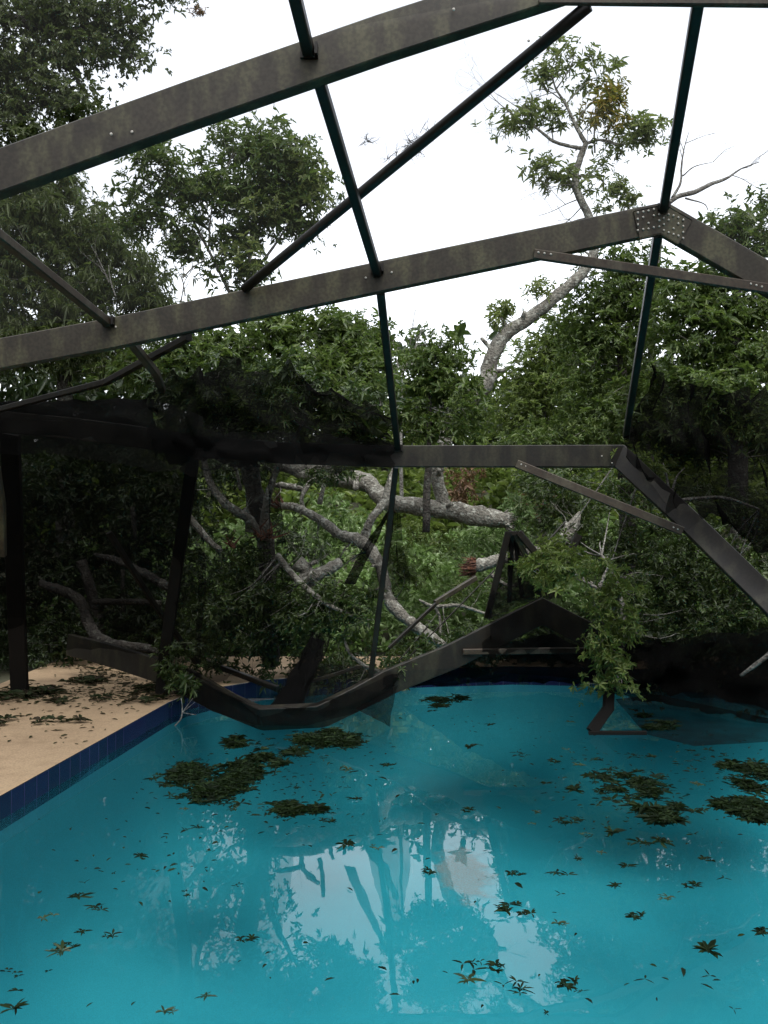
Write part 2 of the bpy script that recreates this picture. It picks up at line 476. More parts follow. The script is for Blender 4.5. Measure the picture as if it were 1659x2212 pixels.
deck_o = [ray_poly(a, corners(*DECK)) for a in angs]
NA = len(angs)
DZ = 0.14
def ring_faces(m, nrings):
    return [(r * NA + i, r * NA + (i + 1) % NA, (r + 1) * NA + (i + 1) % NA, (r + 1) * NA + i) for r in range(nrings - 1) for i in range(NA)]

# deck
m, n, l, p = nodes_of('deck_concrete')
c1, f1 = noise_color(n, l, 1.4, (0.265, 0.186, 0.11), (0.33, 0.237, 0.142), 0.3, 0.7)
c2, f2 = noise_color(n, l, 90.0, (0.8, 0.8, 0.8), (1.08, 1.08, 1.08), 0.35, 0.6)
c3, f3 = noise_color(n, l, 7.0, (0.82, 0.8, 0.78), (1, 1, 1), 0.3, 0.5)
l.new(mixc(n, l, mixc(n, l, c1, c2, 1.0, 'MULTIPLY'), c3, 1.0, 'MULTIPLY'), p.inputs['Base Color']); p.inputs['Roughness'].default_value = 0.85
bump(n, l, p, f2, 0.35, 0.006)
DECKM = m
mb = MB()
rings = [[q + Vector((0, 0, DZ)) for q in pool]] + [[q + Vector((0, 0, DZ)) for q in deck_o]] + [[q + Vector((0, 0, -0.05)) for q in deck_o]]
mb.add([q for r in rings for q in r], ring_faces(NA, 3))
tag(mb.build('pool_deck', DECKM), kind='structure')

# tile band + plaster basin
m, n, l, p = nodes_of('cobalt_tile')
uv = n.new('ShaderNodeUVMap')
br = n.new('ShaderNodeTexBrick'); br.offset = 0; br.inputs['Scale'].default_value = 1
br.inputs['Brick Width'].default_value = 0.152; br.inputs['Row Height'].default_value = 0.6
br.inputs['Mortar Size'].default_value = 0.004; br.inputs['Mortar Smooth'].default_value = 0.2
br.inputs['Color1'].default_value = (0.005, 0.0038, 0.034, 1); br.inputs['Color2'].default_value = (0.009, 0.0055, 0.052, 1)
br.inputs['Mortar'].default_value = (0.045, 0.04, 0.09, 1)
l.new(uv.outputs[0], br.inputs['Vector']); l.new(br.outputs['Color'], p.inputs['Base Color'])
p.inputs['Roughness'].default_value = 0.25
TILE = m
def band(name, z0, z1, mat, off=0.0):
    me = bpy.data.meshes.new(name)
    V = [(q.x, q.y, z) for z in (z0, z1) for q in pool]
    F = [(i, (i + 1) % NA, NA + (i + 1) % NA, NA + i) for i in range(NA)]
    me.from_pydata(V, [], F); u = me.uv_layers.new(name='UVMap'); s = [0]
    for i in range(NA): s.append(s[-1] + (pool[(i + 1) % NA] - pool[i]).length)
    for i, poly in enumerate(me.polygons):
        for li, (uu, vv) in zip(poly.loop_indices, ((s[i], z0), (s[i + 1], z0), (s[i + 1], z1), (s[i], z1))): u.data[li].uv = (uu, vv + 0.3)
    me.materials.append(mat); o = bpy.data.objects.new(name, me); sc.collection.objects.link(o); return o
tag(band('pool_tile_band', -0.06, DZ - 0.004, TILE), kind='structure')
m, n, l, p = nodes_of('pool_plaster')
c1, f1 = noise_color(n, l, 1.1, (0.018, 0.265, 0.32), (0.028, 0.30, 0.355), 0.3, 0.7)
c2, f2 = noise_color(n, l, 140.0, (0.86, 0.86, 0.86), (1.05, 1.05, 1.05), 0.35, 0.65)
l.new(mixc(n, l, c1, c2, 1.0, 'MULTIPLY'), p.inputs['Base Color']); p.inputs['Roughness'].default_value = 0.9
PLASTER = m
mb = MB(); R = []
prof = [(1.0, -0.06), (0.998, -0.35), (0.99, -0.6), (0.972, -0.8), (0.945, -0.95), (0.91, -1.05), (0.87, -1.12), (0.8, -1.18), (0.6, -1.25), (0.2, -1.3)]
for k, z in prof:
    R.append([Vector((PC.x + (q.x - PC.x) * k, PC.y + (q.y - PC.y) * k, z)) for q in pool])
mb.add([q for r in R for q in r], ring_faces(NA, len(R)) + [tuple((len(R) - 1) * NA + i for i in range(NA))])
tag(mb.build('pool_basin', PLASTER, smooth=True), kind='structure')

# water: a body with a still surface
m, n, l, p = nodes_of('pool_water')
n.remove(p)
fr = n.new('ShaderNodeFresnel'); fr.inputs['IOR'].default_value = 1.33
gl = n.new('ShaderNodeBsdfGlossy'); gl.inputs['Roughness'].default_value = 0.0; gl.inputs['Color'].default_value = (1, 1, 1, 1)
tr = n.new('ShaderNodeBsdfTransparent'); mx = n.new('ShaderNodeMixShader')
t = n.new('ShaderNodeTexCoord'); x = n.new('ShaderNodeTexNoise'); x.inputs['Scale'].default_value = 2.2; x.inputs['Detail'].default_value = 2
bp = n.new('ShaderNodeBump'); bp.inputs['Strength'].default_value = 0.025; bp.inputs['Distance'].default_value = 0.05
l.new(t.outputs['Object'], x.inputs['Vector']); l.new(x.outputs['Fac'], bp.inputs['Height'])
l.new(bp.outputs[0], gl.inputs['Normal']); l.new(bp.outputs[0], fr.inputs['Normal'])
l.new(fr.outputs[0], mx.inputs[0]); l.new(tr.outputs[0], mx.inputs[1]); l.new(gl.outputs[0], mx.inputs[2])
va = n.new('ShaderNodeVolumeAbsorption'); va.inputs['Color'].default_value = (0.08, 0.84, 0.90, 1); va.inputs['Density'].default_value = 0.16
l.new(mx.outputs[0], n['Material Output'].inputs['Surface']); l.new(va.outputs[0], n['Material Output'].inputs['Volume'])
WATER = m
mb = MB()
mb.add([q * 1.0 for q in pool] + [q + Vector((0, 0, -1.6)) for q in pool],
       [tuple(range(NA)), tuple(range(2 * NA - 1, NA - 1, -1))] + [(i, NA + i, NA + (i + 1) % NA, (i + 1) % NA) for i in range(NA)])
tag(mb.build('pool_water', WATER), kind='structure')

# ground, rising behind the pool into a wooded bank
def gz(x, y):
    h = 0.02 + 0.05 * noise.noise(Vector((x * .8, y * .8, 0)))
    b = max(0, y - 12.2); h += min(3.4, 0.26 * b) + (0.25 * noise.noise(Vector((x * .35, y * .35, 4))) if b > 0 else 0)
    return h
m, n, l, p = nodes_of('soil')
c1, f1 = noise_color(n, l, 3.0, (0.035, 0.028, 0.018), (0.07, 0.055, 0.035), 0.3, 0.7)
c2, f2 = noise_color(n, l, 0.8, (0.03, 0.045, 0.016), (0.05, 0.06, 0.03), 0.3, 0.7)
l.new(mixc(n, l, c1, c2, 0.5), p.inputs['Base Color']); p.inputs['Roughness'].default_value = 0.95
bump(n, l, p, f1, 0.8, 0.05)
mb = MB(); R = []
for k in (0, .3, .8, 1.5, 2.5, 3.5, 5, 7, 10, 14, 20, 30, 60, 120, 300):
    ring = []
    for q in deck_o:
        d = (q - PC).normalized(); w = q + d * k
        if k == 0: w = q - d * 0.05
        ring.append(Vector((w.x, w.y, gz(w.x, w.y) if k else 0.0)))
    R.append(ring)
mb.add([q for r in R for q in r], ring_faces(NA, len(R)))
tag(mb.build('ground', m, smooth=True), kind='structure')

# ------------------------------------------------------------------ unseen wall and eaves behind the camera, added to block sky light
m, n, l, p = nodes_of('stucco')
c1, f1 = noise_color(n, l, 30.0, (0.30, 0.26, 0.21), (0.36, 0.31, 0.25), 0.3, 0.7)
l.new(c1, p.inputs['Base Color']); p.inputs['Roughness'].default_value = 0.9; bump(n, l, p, f1, 0.4, 0.01)
STUCCO = m
m, n, l, p = nodes_of('roof_shingle')
c1, f1 = noise_color(n, l, 8.0, (0.06, 0.055, 0.05), (0.12, 0.11, 0.10), 0.3, 0.7)
l.new(c1, p.inputs['Base Color']); p.inputs['Roughness'].default_value = 0.9
SHINGLE = m
m, n, l, p = nodes_of('door_glass'); p.inputs['Base Color'].default_value = (0.02, 0.025, 0.025, 1); p.inputs['Roughness'].default_value = 0.05
GLASS = m
unseen_house = empty('unseen_house', (0, -1.7, DZ), 'unseen wall and eaves behind the camera, added to block sky light', 'unseen_house')
b = MB(); box(b, (0, -1.76, 1.5), (22, 0.2, 2.9)); b.build('wall', STUCCO, unseen_house)
b = MB(); bar(b, (-12, -0.75, 2.85), (12, -0.75, 2.85), 0.12, 0.2)
b.add([(-12, -0.75, 2.97), (12, -0.75, 2.97), (12, -7, 5.6), (-12, -7, 5.6), (-12, -0.75, 2.9), (12, -0.75, 2.9), (12, -7, 5.53), (-12, -7, 5.53)],
      [(0, 1, 2, 3), (7, 6, 5, 4), (0, 4, 5, 1), (1, 5, 6, 2), (2, 6, 7, 3), (3, 7, 4, 0)]); b.build('roof', SHINGLE, unseen_house)
for x_ in (-2.2, 0, 2.2):
    b = MB(); box(b, (x_, -1.655, 1.2), (1.05, 0.03, 2.1)); b.build('sliding_door', GLASS, unseen_house)

# ------------------------------------------------------------------ the pool cage still standing
Y1, Y2, Y3 = 3.65, 5.1, 7.2
HB = 0.168
def pp(lst): return [at(*q) for q in lst]
cage = empty('pool_cage', (0, 7.2, DZ), 'dark bronze aluminium screen enclosure frame spanning the pool, still standing overhead', 'pool cage')
def cage_beam(pts, th=0.055, mat=BRONZE, h=HB, par=cage, name='beam', tilt=0.0):
    b = MB(); beam(b, pts, h, th, tilt); return b.build(name, mat, par)
b1 = cage_beam(pp([(-1040, 1955, Y1), (-1030, 735, Y1), (-420, 522, Y1), (0, 377, Y1), (420, 226, Y1), (829, 84, Y1), (1218, -42, Y1), (1660, -37, Y1), (2300, -30, Y1), (3300, 500, Y1), (4490, 1955, Y1)]), 0.075)
b2 = cage_beam(pp([(-508, 1725, Y2), (-500, 868, Y2), (-420, 852, Y2), (0, 766, Y2), (240, 722, Y2), (829, 598, Y2), (1431, 473, Y2), (1659, 604, Y2), (2000, 802, Y2), (3440, 1725, Y2)]), 0.06)
b3 = cage_beam(pp([(-140, 900, Y3), (0, 911, Y3), (150, 925, Y3), (300, 944, Y3), (415, 964, Y3), (600, 978, Y3), (830, 986, Y3), (1338, 986, Y3), (1500, 1138, 6.85), (1659, 1294, 6.4), (1860, 1500, 6.0), (2080, 1712, 5.9)]), 0.06, BRONZE_SHADED)
def cage_bar(name, a, b, w, h=None, mat=BRONZE_DK, par=cage):
    q = MB(); bar(q, at(*a), at(*b), w, h or w); return q.build(name, mat, par)
m, n, l, p = nodes_of('near_black_metal'); p.inputs['Base Color'].default_value = (0.008, 0.007, 0.006, 1); p.inputs['Roughness'].default_value = 0.7; p.inputs['Specular IOR Level'].default_value = 0.1  # near-black metal; on the posts it puts shade into the colour
NEAR_BLACK = m
PW = 0.046
cage_bar('purlin', (612, -110, 3.1), (668, 118, 3.62), PW)
cage_bar('purlin', (690, 175, 3.68), (815, 590, 5.06), PW)
cage_bar('purlin', (822, 630, 5.14), (859, 968, 7.17), PW)
cage_bar('purlin', (1509, 0, 3.68), (1433, 452, 5.06), PW)
cage_bar('purlin', (1421, 505, 5.14), (1352, 940, 7.0), PW, 0.06)
cage_bar('purlin', (-170, 375, 3.68), (234, 698, 5.06), PW, mat=RUST)
cage_bar('purlin', (280, 735, 5.14), (338, 808, 5.7), PW, mat=RUST)
cage_bar('purlin', (338, 808, 5.7), (350, 842, 6.0), PW)
cage_bar('purlin', (408, 728, 5.2), (230, 825, 6.1), 0.04)
cage_bar('purlin', (230, 825, 6.1), (-60, 900, 7.1), 0.04)
q = MB(); a, b = at(1272, 12, 3.66), at(528, 624, 5.05)
tube(q, [(*a, 0.026), (*((a + b) / 2), 0.026), (*b, 0.026)], 12, 3); q.build('diagonal_brace', BRONZE_DK, cage, smooth=True)
br2 = MB(); beam(br2, [at(1153, 549, 5.06), at(1660, 624, 5.06)], 0.056, 0.03); br2 = br2.build('collar_brace', RUST, cage)
br3 = MB(); beam(br3, [at(1116, 1002, 7.16), at(1475, 1148, 6.84)], 0.066, 0.03); br3 = br3.build('collar_brace', RUST, cage)
sp = MB(); beam(sp, [at(1164, 3, 3.6), at(1218, 3, 3.6), at(2300, 9, 3.6)], 0.03, 0.02); sp.build('splice_strip', RUST, cage)
# gusset at the peak and its rivets
gp = MB(); beam(gp, [at(1375, 486, 5.064), at(1431, 474, 5.064), at(1480, 502, 5.064)], HB - 0.012, 0.004); gp = gp.build('gusset_plate', BRONZE, cage)
rv = bpy.data.meshes.new('rivet'); bm = bmesh.new()
bmesh.ops.create_uvsphere(bm, u_segments=8, v_segments=5, radius=0.0062, matrix=Matrix.Scale(0.6, 4, Vector((0, 1, 0))))
bm.to_mesh(rv); bm.free(); rv.materials.append(RIVET)
def rivet(px, py, Y, par):
    o = bpy.data.objects.new('rivet', rv); sc.collection.objects.link(o); o.location = at(px, py, Y); set_parent(o, par)
for k in range(5):
    for j in range(4):
        if k in (1, 2, 3) and j in (1, 2) and (k + j) % 2: continue
        rivet(1378 + k * 11.5, 459 + j * 13 - k * 2.2 + random.uniform(-1, 1), 5.058, gp)
        rivet(1434 + k * 10.5, 458 + j * 13 + k * 4.2 + random.uniform(-1, 1), 5.058, gp)
for x_, y_ in ((1163, 545), (1176, 547), (1190, 549), (1622, 613), (1634, 616), (1646, 619)): rivet(x_, y_, 5.043, br2)
for x_, y_ in ((1126, 1003), (1136, 1007), (1455, 1139), (1464, 1143)): rivet(x_, y_, 7.13 if x_ < 1300 else 6.82, br3)
for x_, y_, Y_, par in ((285, 285, 3.61, b1), (1142, 88, 3.61, b1)): rivet(x_, y_, Y_, par)
# screws along the beams and angle clips at the joints
for px, py, Y in ((240, 300, 3.60), (980, 20, 3.60)): rivet(px, py + rng.uniform(-14, 14), Y, b1)
for px, py in ((250, 706), (790, 600), (846, 588)): rivet(px, py, 5.063, b2)
for px, py in ((1300, 985), (1322, 1000)): rivet(px, py, 7.163, b3)
def clip(px, py, Y, w=0.07, h=0.05):
    q = MB(); box(q, at(px, py, Y), (w, 0.012, h)); box(q, at(px, py, Y) + Vector((w / 2 - .006, -.022, 0)), (0.012, .03, h - .004)); q.build('angle_clip', BRONZE_DK, cage)
clip(668, 112, 3.605); clip(234, 694, 5.062); clip(815, 580, 5.062); clip(1433, 446, 5.052, .06, .035); clip(859, 968, 7.162, .08, .05)
# legs of the frame
lg = MB(); beam(lg, [at(22, 935, 7.4), at(30, 1150, 7.9), at(36, 1330, 8.2), at(43, 1502, 8.37)], 0.15, 0.06); lg.build('post', NEAR_BLACK, cage)
lg = MB(); beam(lg, [at(418, 985, 7.3), at(400, 1110, 7.6), at(380, 1240, 7.9), at(352, 1445, 8.3), at(348, 1500, 8.31)], 0.10, 0.05); lg.build('post', NEAR_BLACK, cage)
lg = MB(); beam(lg, [at(-8, 1010, 7.0), at(4, 1090, 7.2), at(6, 1200, 7.4)], 0.05, 0.05); lg.build('post', BRONZE, cage)
cage_bar('purlin', (855, 1010, 7.23), (842, 1130, 7.4), PW, 0.05)
cage_bar('purlin', (842, 1130, 7.4), (800, 1468, 7.75), PW, 0.05)
# mesh panels of the roof
def panel(name, mat, top, bot, par, **k):
    b = MB(); sheet(b, pp(top), pp(bot), **k); return b.build(name, mat, par, smooth=True)
panel('screen_panel', SCR_LIGHT, [(-420, 440, Y1), (690, 115, Y1)], [(-420, 790, Y2), (815, 580, Y2)], cage, sag=0.03, wr=0.004, seed=1)
panel('screen_panel', SCR_LIGHT, [(692, 115, Y1), (1218, -60, Y1), (1508, -60, Y1)], [(817, 580, Y2), (1200, 500, Y2), (1431, 452, Y2)], cage, sag=0.03, wr=0.004, seed=2)
panel('screen_panel', SCR_LIGHT, [(1510, -60, Y1), (2200, -60, Y1)], [(1433, 452, Y2), (1980, 760, Y2)], cage, sag=0.03, wr=0.004, seed=3)
for pa, pb, xa, xb, sd in (((-900, 590), (668, 112), -4.0, -.3, 51), ((668, 112), (1509, -45), -.28, 1.25, 52), ((1509, -45), (2300, -38), 1.27, 3.5, 53)):
    b = MB(); sheet(b, [Vector((xa, 0.2, 2.95)), Vector((xb, 0.2, 3.4))], [at(*pa, Y1 - .05) + Vector((0, 0, .07)), at(*pb, Y1 - .05) + Vector((0, 0, .07))], sag=.0, wr=.004, seed=sd); b.build('screen_panel', SCR_LIGHT, cage, smooth=True)
panel('screen_panel', SCR_HAZE, [(-420, 860, Y2), (240, 725, Y2), (420, 690, Y2)], [(-200, 890, Y3), (180, 912, Y3), (420, 950, Y3)], cage, sag=0.10, wr=0.05, seed=4)

# ------------------------------------------------------------------ the crushed far end of the cage
wreck = empty('collapsed_frame', at(700, 1540, 7.7), 'crushed end frame of the pool cage, bent down into the water under the branches', 'collapsed frame')
w4 = [(150, 1392, 9.4), (231, 1413, 9.0), (349, 1450, 8.5), (452, 1502, 8.1), (458, 1506, 8.08), (560, 1549, 7.72), (568, 1551, 7.7), (690, 1545, 7.65), (700, 1542, 7.65), (770, 1508, 7.7), (836, 1474, 7.8), (976, 1418, 7.9), (1170, 1320, 8.0), (1262, 1366, 8.0), (1330, 1412, 8.0)]
cage_beam(pp(w4), 0.06, BRONZE_SHADED, 0.215, wreck, 'beam', [0.0, 0.0, .1, .25, .25, .45, .45, .4, .35, .3, .15, .05] + [0] * 6)
def wbar(name, a, b, w, mat=BRONZE_DK, h=None): return cage_bar(name, a, b, w, h, mat, wreck)
wbar('collar_brace', (1000, 1408, 7.86), (1300, 1404, 7.9), 0.05, RUST)
wbar('purlin', (446, 1430, 9.2), (600, 1488, 8.6), 0.05)
wbar('purlin', (410, 1450, 8.3), (514, 1510, 7.9), 0.045, BRONZE)
wbar('purlin', (655, 1478, 8.2), (786, 1437, 8.3), 0.03, BRONZE)
wbar('purlin', (235, 1150, 8.0), (330, 1300, 8.4), 0.045)
wbar('purlin', (330, 1300, 8.4), (425, 1432, 8.8), 0.045)
wbar('purlin', (940, 1302, 8.5), (1028, 1248, 8.7), 0.045, BRONZE)
wbar('purlin', (840, 1400, 8.3), (944, 1302, 8.5), 0.03)
wbar('cable', (885, 1418, 8.1), (1068, 1232, 8.5), 0.010)
wbar('cable', (860, 1430, 8.1), (925, 1352, 8.3), 0.012)
wbar('cable', (1165, 1190, 8.6), (1220, 1128, 8.8), 0.016)
# folded peak of the far wall
wbar('rafter', (1098, 1150, 8.0), (1052, 1335, 8.05), 0.055, BRONZE_DK)
wbar('rafter', (1106, 1149, 8.02), (1100, 1300, 8.3), 0.04, BRONZE_DK)
wbar('rafter', (1112, 1150, 8.04), (1128, 1290, 8.3), 0.04, BRONZE_DK)
wbar('rafter', (1110, 1150, 8.02), (1148, 1225, 8.1), 0.05, BRONZE)
wbar('rafter', (1120, 1150, 8.0), (1180, 1222, 8.0), 0.06, BRONZE_DK)
wbar('rafter', (1250, 1155, 8.6), (1214, 1232, 8.6), 0.07, BRONZE_DK)
cp = MB(); box(cp, at(1109, 1152, 8.02), (0.13, 0.07, 0.035)); cp.build('ridge_cap', BRONZE_DK, wreck)
def wsheet(mat, top, bot, **k): return panel('torn_screen_and_shade', mat, top, bot, wreck, **k)  # torn mesh, plus some sheets added only as shade
wsheet(SCR_MID, [(1095, 1155, 8.05), (1115, 1152, 8.05)], [(1048, 1340, 8.0), (1170, 1290, 8.0)], sag=0.02, wr=0.05, seed=6, nx=14)
wsheet(SCR_MID, [(1100, 1155, 8.15), (1125, 1156, 8.1)], [(1090, 1300, 8.2), (1215, 1290, 8.05)], sag=0.02, wr=0.06, seed=7, nx=14)
wsheet(SCR_MID, [(-120, 872, 7.05), (150, 890, 7.05), (300, 915, 7.05), (430, 940, 7.05)], [(-120, 1440, 8.3), (150, 1400, 8.6), (300, 1410, 8.6), (440, 1475, 8.2)], sag=0.1, wr=0.09, seed=8, rag=0.02)
wsheet(SCR_MID, [(-120, 930, 7.6), (200, 950, 7.6), (430, 985, 7.6)], [(-120, 1380, 8.9), (160, 1340, 9.0), (300, 1370, 8.9)], sag=0.1, wr=0.1, seed=9, rag=0.02)
wsheet(SCR_TORN, [(330, 845, 7.0), (420, 800, 7.05), (560, 790, 7.1), (700, 830, 7.1), (850, 905, 7.1)], [(330, 990, 7.05), (560, 1005, 7.08), (700, 990, 7.1), (850, 965, 7.12)], sag=-0.02, wr=0.10, seed=10, rag=0.12, nx=110, ny=24)
wsheet(SCR_MID, [(430, 935, 7.06), (600, 930, 7.06), (850, 955, 7.1)], [(430, 1012, 7.06), (620, 1022, 7.06), (850, 1012, 7.1)], sag=0, wr=.02, seed=41, rag=.04, nx=40)
wsheet(SCR_MID, [(-140, 862, 7.0), (150, 868, 7.0), (350, 868, 7.0), (440, 900, 7.02)], [(-140, 975, 7.02), (150, 985, 7.02), (300, 1010, 7.02), (440, 1030, 7.05)], sag=0, wr=.02, seed=43, rag=.03, nx=40)
wsheet(SCR_SHADE, [(430, 1010, 7.3), (560, 1012, 7.3), (600, 1012, 7.3)], [(430, 1480, 8.2), (560, 1440, 8.6), (640, 1400, 8.6)], sag=.05, wr=.06, seed=44, rag=.05)  # dark sheet added to shade the foliage left of centre
wsheet(SCR_DARK, [(-60, 868, 7.2), (100, 866, 7.2), (330, 862, 7.3)], [(-60, 890, 7.25), (100, 905, 7.25), (340, 945, 7.25)], sag=0.02, wr=0.05, seed=11, rag=0.03)
wsheet(SCR_TORN, [(1395, 800, 6.8), (1480, 830, 6.7), (1570, 845, 6.6), (1780, 860, 6.4)], [(1350, 985, 6.9), (1440, 1070, 6.7), (1560, 1130, 6.5), (1780, 1290, 6.0)], sag=0.02, wr=0.12, seed=12, rag=0.12, nx=100, ny=24)
wsheet(SCR_SHADE, [(1345, 1020, 7.25), (1500, 1180, 7.1), (1800, 1480, 6.6)], [(1280, 1470, 8.5), (1500, 1500, 8.4), (1800, 1570, 7.8)], sag=.05, wr=.06, seed=46, rag=.04, nx=30)  # dark sheet added to shade the foliage at lower right
wsheet(SCR_TORN, [(1285, 1375, 8.3), (1450, 1385, 8.3), (1800, 1330, 8.0)], [(1285, 1470, 8.3), (1450, 1490, 8.2), (1800, 1560, 7.6)], sag=0, wr=.14, seed=42, nx=60, rag=.05)
wsheet(SCR_TORN, [(1285, 1385, 7.9), (1400, 1395, 8.0), (1550, 1385, 8.0), (1800, 1340, 7.6)], [(1285, 1490, 7.9), (1400, 1515, 7.9), (1550, 1540, 7.7), (1800, 1600, 7.2)], sag=0.02, wr=0.10, seed=13, rag=0.06, nx=70)
wsheet(SCR_MID, [(1060, 1290, 7.85), (1172, 1268, 7.82), (1300, 1330, 7.8)], [(1050, 1420, 7.85), (1180, 1400, 7.82), (1310, 1470, 7.75)], sag=0, wr=.05, seed=45, nx=30, rag=.06)  # sheet added to darken the beam peak behind it
wsheet(SCR_DARK, [(1000, 1425, 8.6), (1120, 1385, 8.5), (1180, 1370, 8.5), (1290, 1410, 8.4)], [(870, 1486, 9.0), (1050, 1474, 9.4), (1180, 1472, 9.5), (1300, 1480, 9.2)], sag=0.0, wr=0.06, seed=21, nx=30, rag=.03)  # dark sheet put in for the black shadow over the far tile
wsheet(SCR_MID, [(1180, 1340, 8.2), (1290, 1390, 8.2)], [(1060, 1450, 8.6), (1290, 1470, 8.2)], sag=0.0, wr=0.06, seed=14, nx=16)  # dark sheet put in for the shadow under the fallen peak
wsheet(SCR_MID, [(842, 1100, 7.5), (862, 1110, 7.5)], [(790, 1290, 7.9), (886, 1300, 8.1)], sag=0.0, wr=0.05, seed=15, nx=14)
wsheet(SCR_DARK, [(670, 1375, 8.2), (700, 1385, 8.2)], [(580, 1535, 7.8), (650, 1545, 7.75)], sag=0.0, wr=0.05, seed=16, nx=12, rag=0.03)
wsheet(SCR_MID, [(640, 1430, 8.0), (800, 1440, 7.9), (858, 1450, 7.8)], [(600, 1535, 7.72), (740, 1525, 7.66), (858, 1478, 7.78)], sag=0.0, wr=0.04, seed=17)
wsheet(SCR_MID, [(770, 1530, 7.62), (860, 1480, 7.7)], [(836, 1566, 7.62), (842, 1570, 7.62)], sag=0.0, wr=0.02, seed=18, nx=10)
wsheet(SCR_DARK, [(840, 1100, 7.45), (852, 1104, 7.4)], [(742, 1262, 7.75), (768, 1262, 7.7)], sag=-0.02, wr=0.03, seed=31, nx=6, ny=20, rag=.01)
wsheet(SCR_MID, [(668, 1365, 8.15), (720, 1372, 8.1)], [(572, 1535, 7.76), (650, 1540, 7.7)], sag=0.02, wr=0.06, seed=32, nx=12, ny=20, rag=.02)
wsheet(SCR_MID, [(400, 1438, 8.15), (460, 1470, 7.95), (540, 1520, 7.72), (640, 1530, 7.58), (760, 1495, 7.62), (850, 1455, 7.7)], [(400, 1500, 8.05), (460, 1538, 7.9), (550, 1566, 7.65), (660, 1568, 7.58), (770, 1540, 7.6), (852, 1500, 7.68)], sag=0.0, wr=0.015, seed=33, nx=40, ny=8)

# strut kicked loose into the water
st = empty('bent_strut', on(1275, 1583), 'dark bent aluminium strut standing in the water with its foot kinked sideways', 'strut')
s1 = MB(); beam(s1, [at(1318, 1440, 7.7), at(1314, 1530, 7.5), at(1277, 1581, 7.4)], 0.085, 0.05); s1.build('upright', NEAR_BLACK, st)
s2 = MB(); bar(s2, on(1272, 1583, 0.01), on(1396, 1583, 0.012), 0.035, 0.03); s2.build('foot', NEAR_BLACK, st)
fl = MB(); sheet(fl, [on(1330, 1510, .03), on(1420, 1500, .05), on(1700, 1560, .04)], [on(1392, 1585, .006), on(1500, 1612, .006), on(1700, 1600, .006)], sag=0, wr=0.015, seed=20)
tag(fl.build('floating_screen', SCR_MID, smooth=True), 'torn black screen mesh lying in the water beside the bent strut', 'screen')

# ------------------------------------------------------------------ trees and fallen wood
def tree(name, base, label, cat='tree', group=None): return empty(name, base, label, cat, group)

def limbs(par, name, lists, mat=BARK, sides=9, rough=0.25, per=5):
    b = MB(); nodes = []
    for pl in lists:
        if name == 'branch': b = MB()
        pts = ptube(b, pl, sides, per, rough)
        pth = crom(pts, 4)
        if mat == BARK and len(pth) > 6:
            for k in range(2, len(pth) - 2, 3):
                if rng.uniform() < .45: continue
                q = Vector(pth[k][:3]); r_ = pth[k][3]; d_ = Vector(rng.normal(0, 1, 3)); tg = Vector(pth[k + 1][:3] - pth[k - 1][:3]).normalized()
                d_ = (d_ - tg * d_.dot(tg)).normalized() + tg * .4
                ln = r_ * rng.uniform(1.3, 2.6)
                rr = r_ * rng.uniform(.2, .42)
                tube(b, [(*q, rr * 1.5), (*(q + d_ * r_), rr), (*(q + d_ * ln), rr * .7)], 6, 2, .3)
                if rng.uniform() < .5: branchlets(b, q + d_ * r_ * .8, d_ + Vector((0, 0, .2)), rng.uniform(.15, .5), .006, 2, .5, 2)
        if name == 'branch': b.build(name, mat, par, smooth=True)
        nodes += [q[:3] for q in crom(pts, 4)] if len(pts) > 2 else [q[:3] for q in pts]
    if name != 'branch': b.build(name, mat, par, smooth=True)
    return [tuple(q[:3]) for q in nodes]

# toppled tree: horizontal trunk, leaning stem, slender crown against the sky
YT = 11.5
t = tree('toppled_tree', at(1085, 1120, YT), 'toppled grey barked tree with broken end and one bent stem rising to a sparse crown', 'fallen tree')
limbs(t, 'trunk', [[(560, 985, 12.4, 34), (620, 1003, 12.2, 44), (700, 1030, 12, 48), (790, 1040, 11.8, 46), (832, 1083, 11.6, 42), (900, 1094, YT, 44), (975, 1104, YT, 47), (1050, 1118, YT, 46), (1098, 1124, YT, 40)]], BARK, 12, 0.3)
sx = limbs(t, 'stem', [[(968, 1108, YT, 40), (956, 1080, YT, 34), (944, 1030, YT, 32), (952, 980, YT, 33), (985, 895, YT, 38), (1012, 862, YT, 40), (1046, 832, YT, 42), (1062, 775, YT, 38), (1092, 722, YT, 34), (1140, 690, YT, 31), (1195, 645, YT, 29), (1255, 592, YT, 27), (1284, 540, YT, 22), (1272, 470, YT, 20), (1243, 400, YT, 17), (1252, 345, YT, 15), (1266, 310, YT, 13)],
    [(1100, 720, YT, 14), (1085, 690, YT, 8), (1070, 680, YT, 4)]], BARK, 10, 0.3)
bx_ = limbs(t, 'branch', [[(1266, 312, YT, 12), (1243, 270, YT, 9), (1222, 225, YT, 7), (1200, 190, YT, 5), (1190, 150, YT, 3)],
    [(1262, 322, YT, 11), (1232, 316, YT, 9), (1195, 305, YT, 8), (1160, 278, YT, 6), (1130, 262, YT, 5), (1105, 262, YT, 3)],
    [(1266, 310, YT, 8), (1300, 302, YT, 6), (1345, 312, YT, 4), (1385, 302, YT, 3)],
    [(1240, 272, YT, 5), (1270, 230, YT, 4), (1300, 215, YT, 3)], [(1285, 330, YT, 5), (1284, 280, YT, 4), (1290, 240, YT, 3)],
    [(1246, 400, YT, 6), (1215, 380, YT, 4), (1185, 372, YT, 3)], [(1250, 380, YT, 6), (1285, 380, YT, 4), (1310, 400, YT, 3)],
    [(1200, 195, YT, 4), (1230, 150, YT, 3), (1245, 105, YT, 2)], [(1222, 225, YT, 4), (1260, 185, YT, 3), (1280, 170, YT, 2)]], BARK, 7, 0.2)
tw = MB()
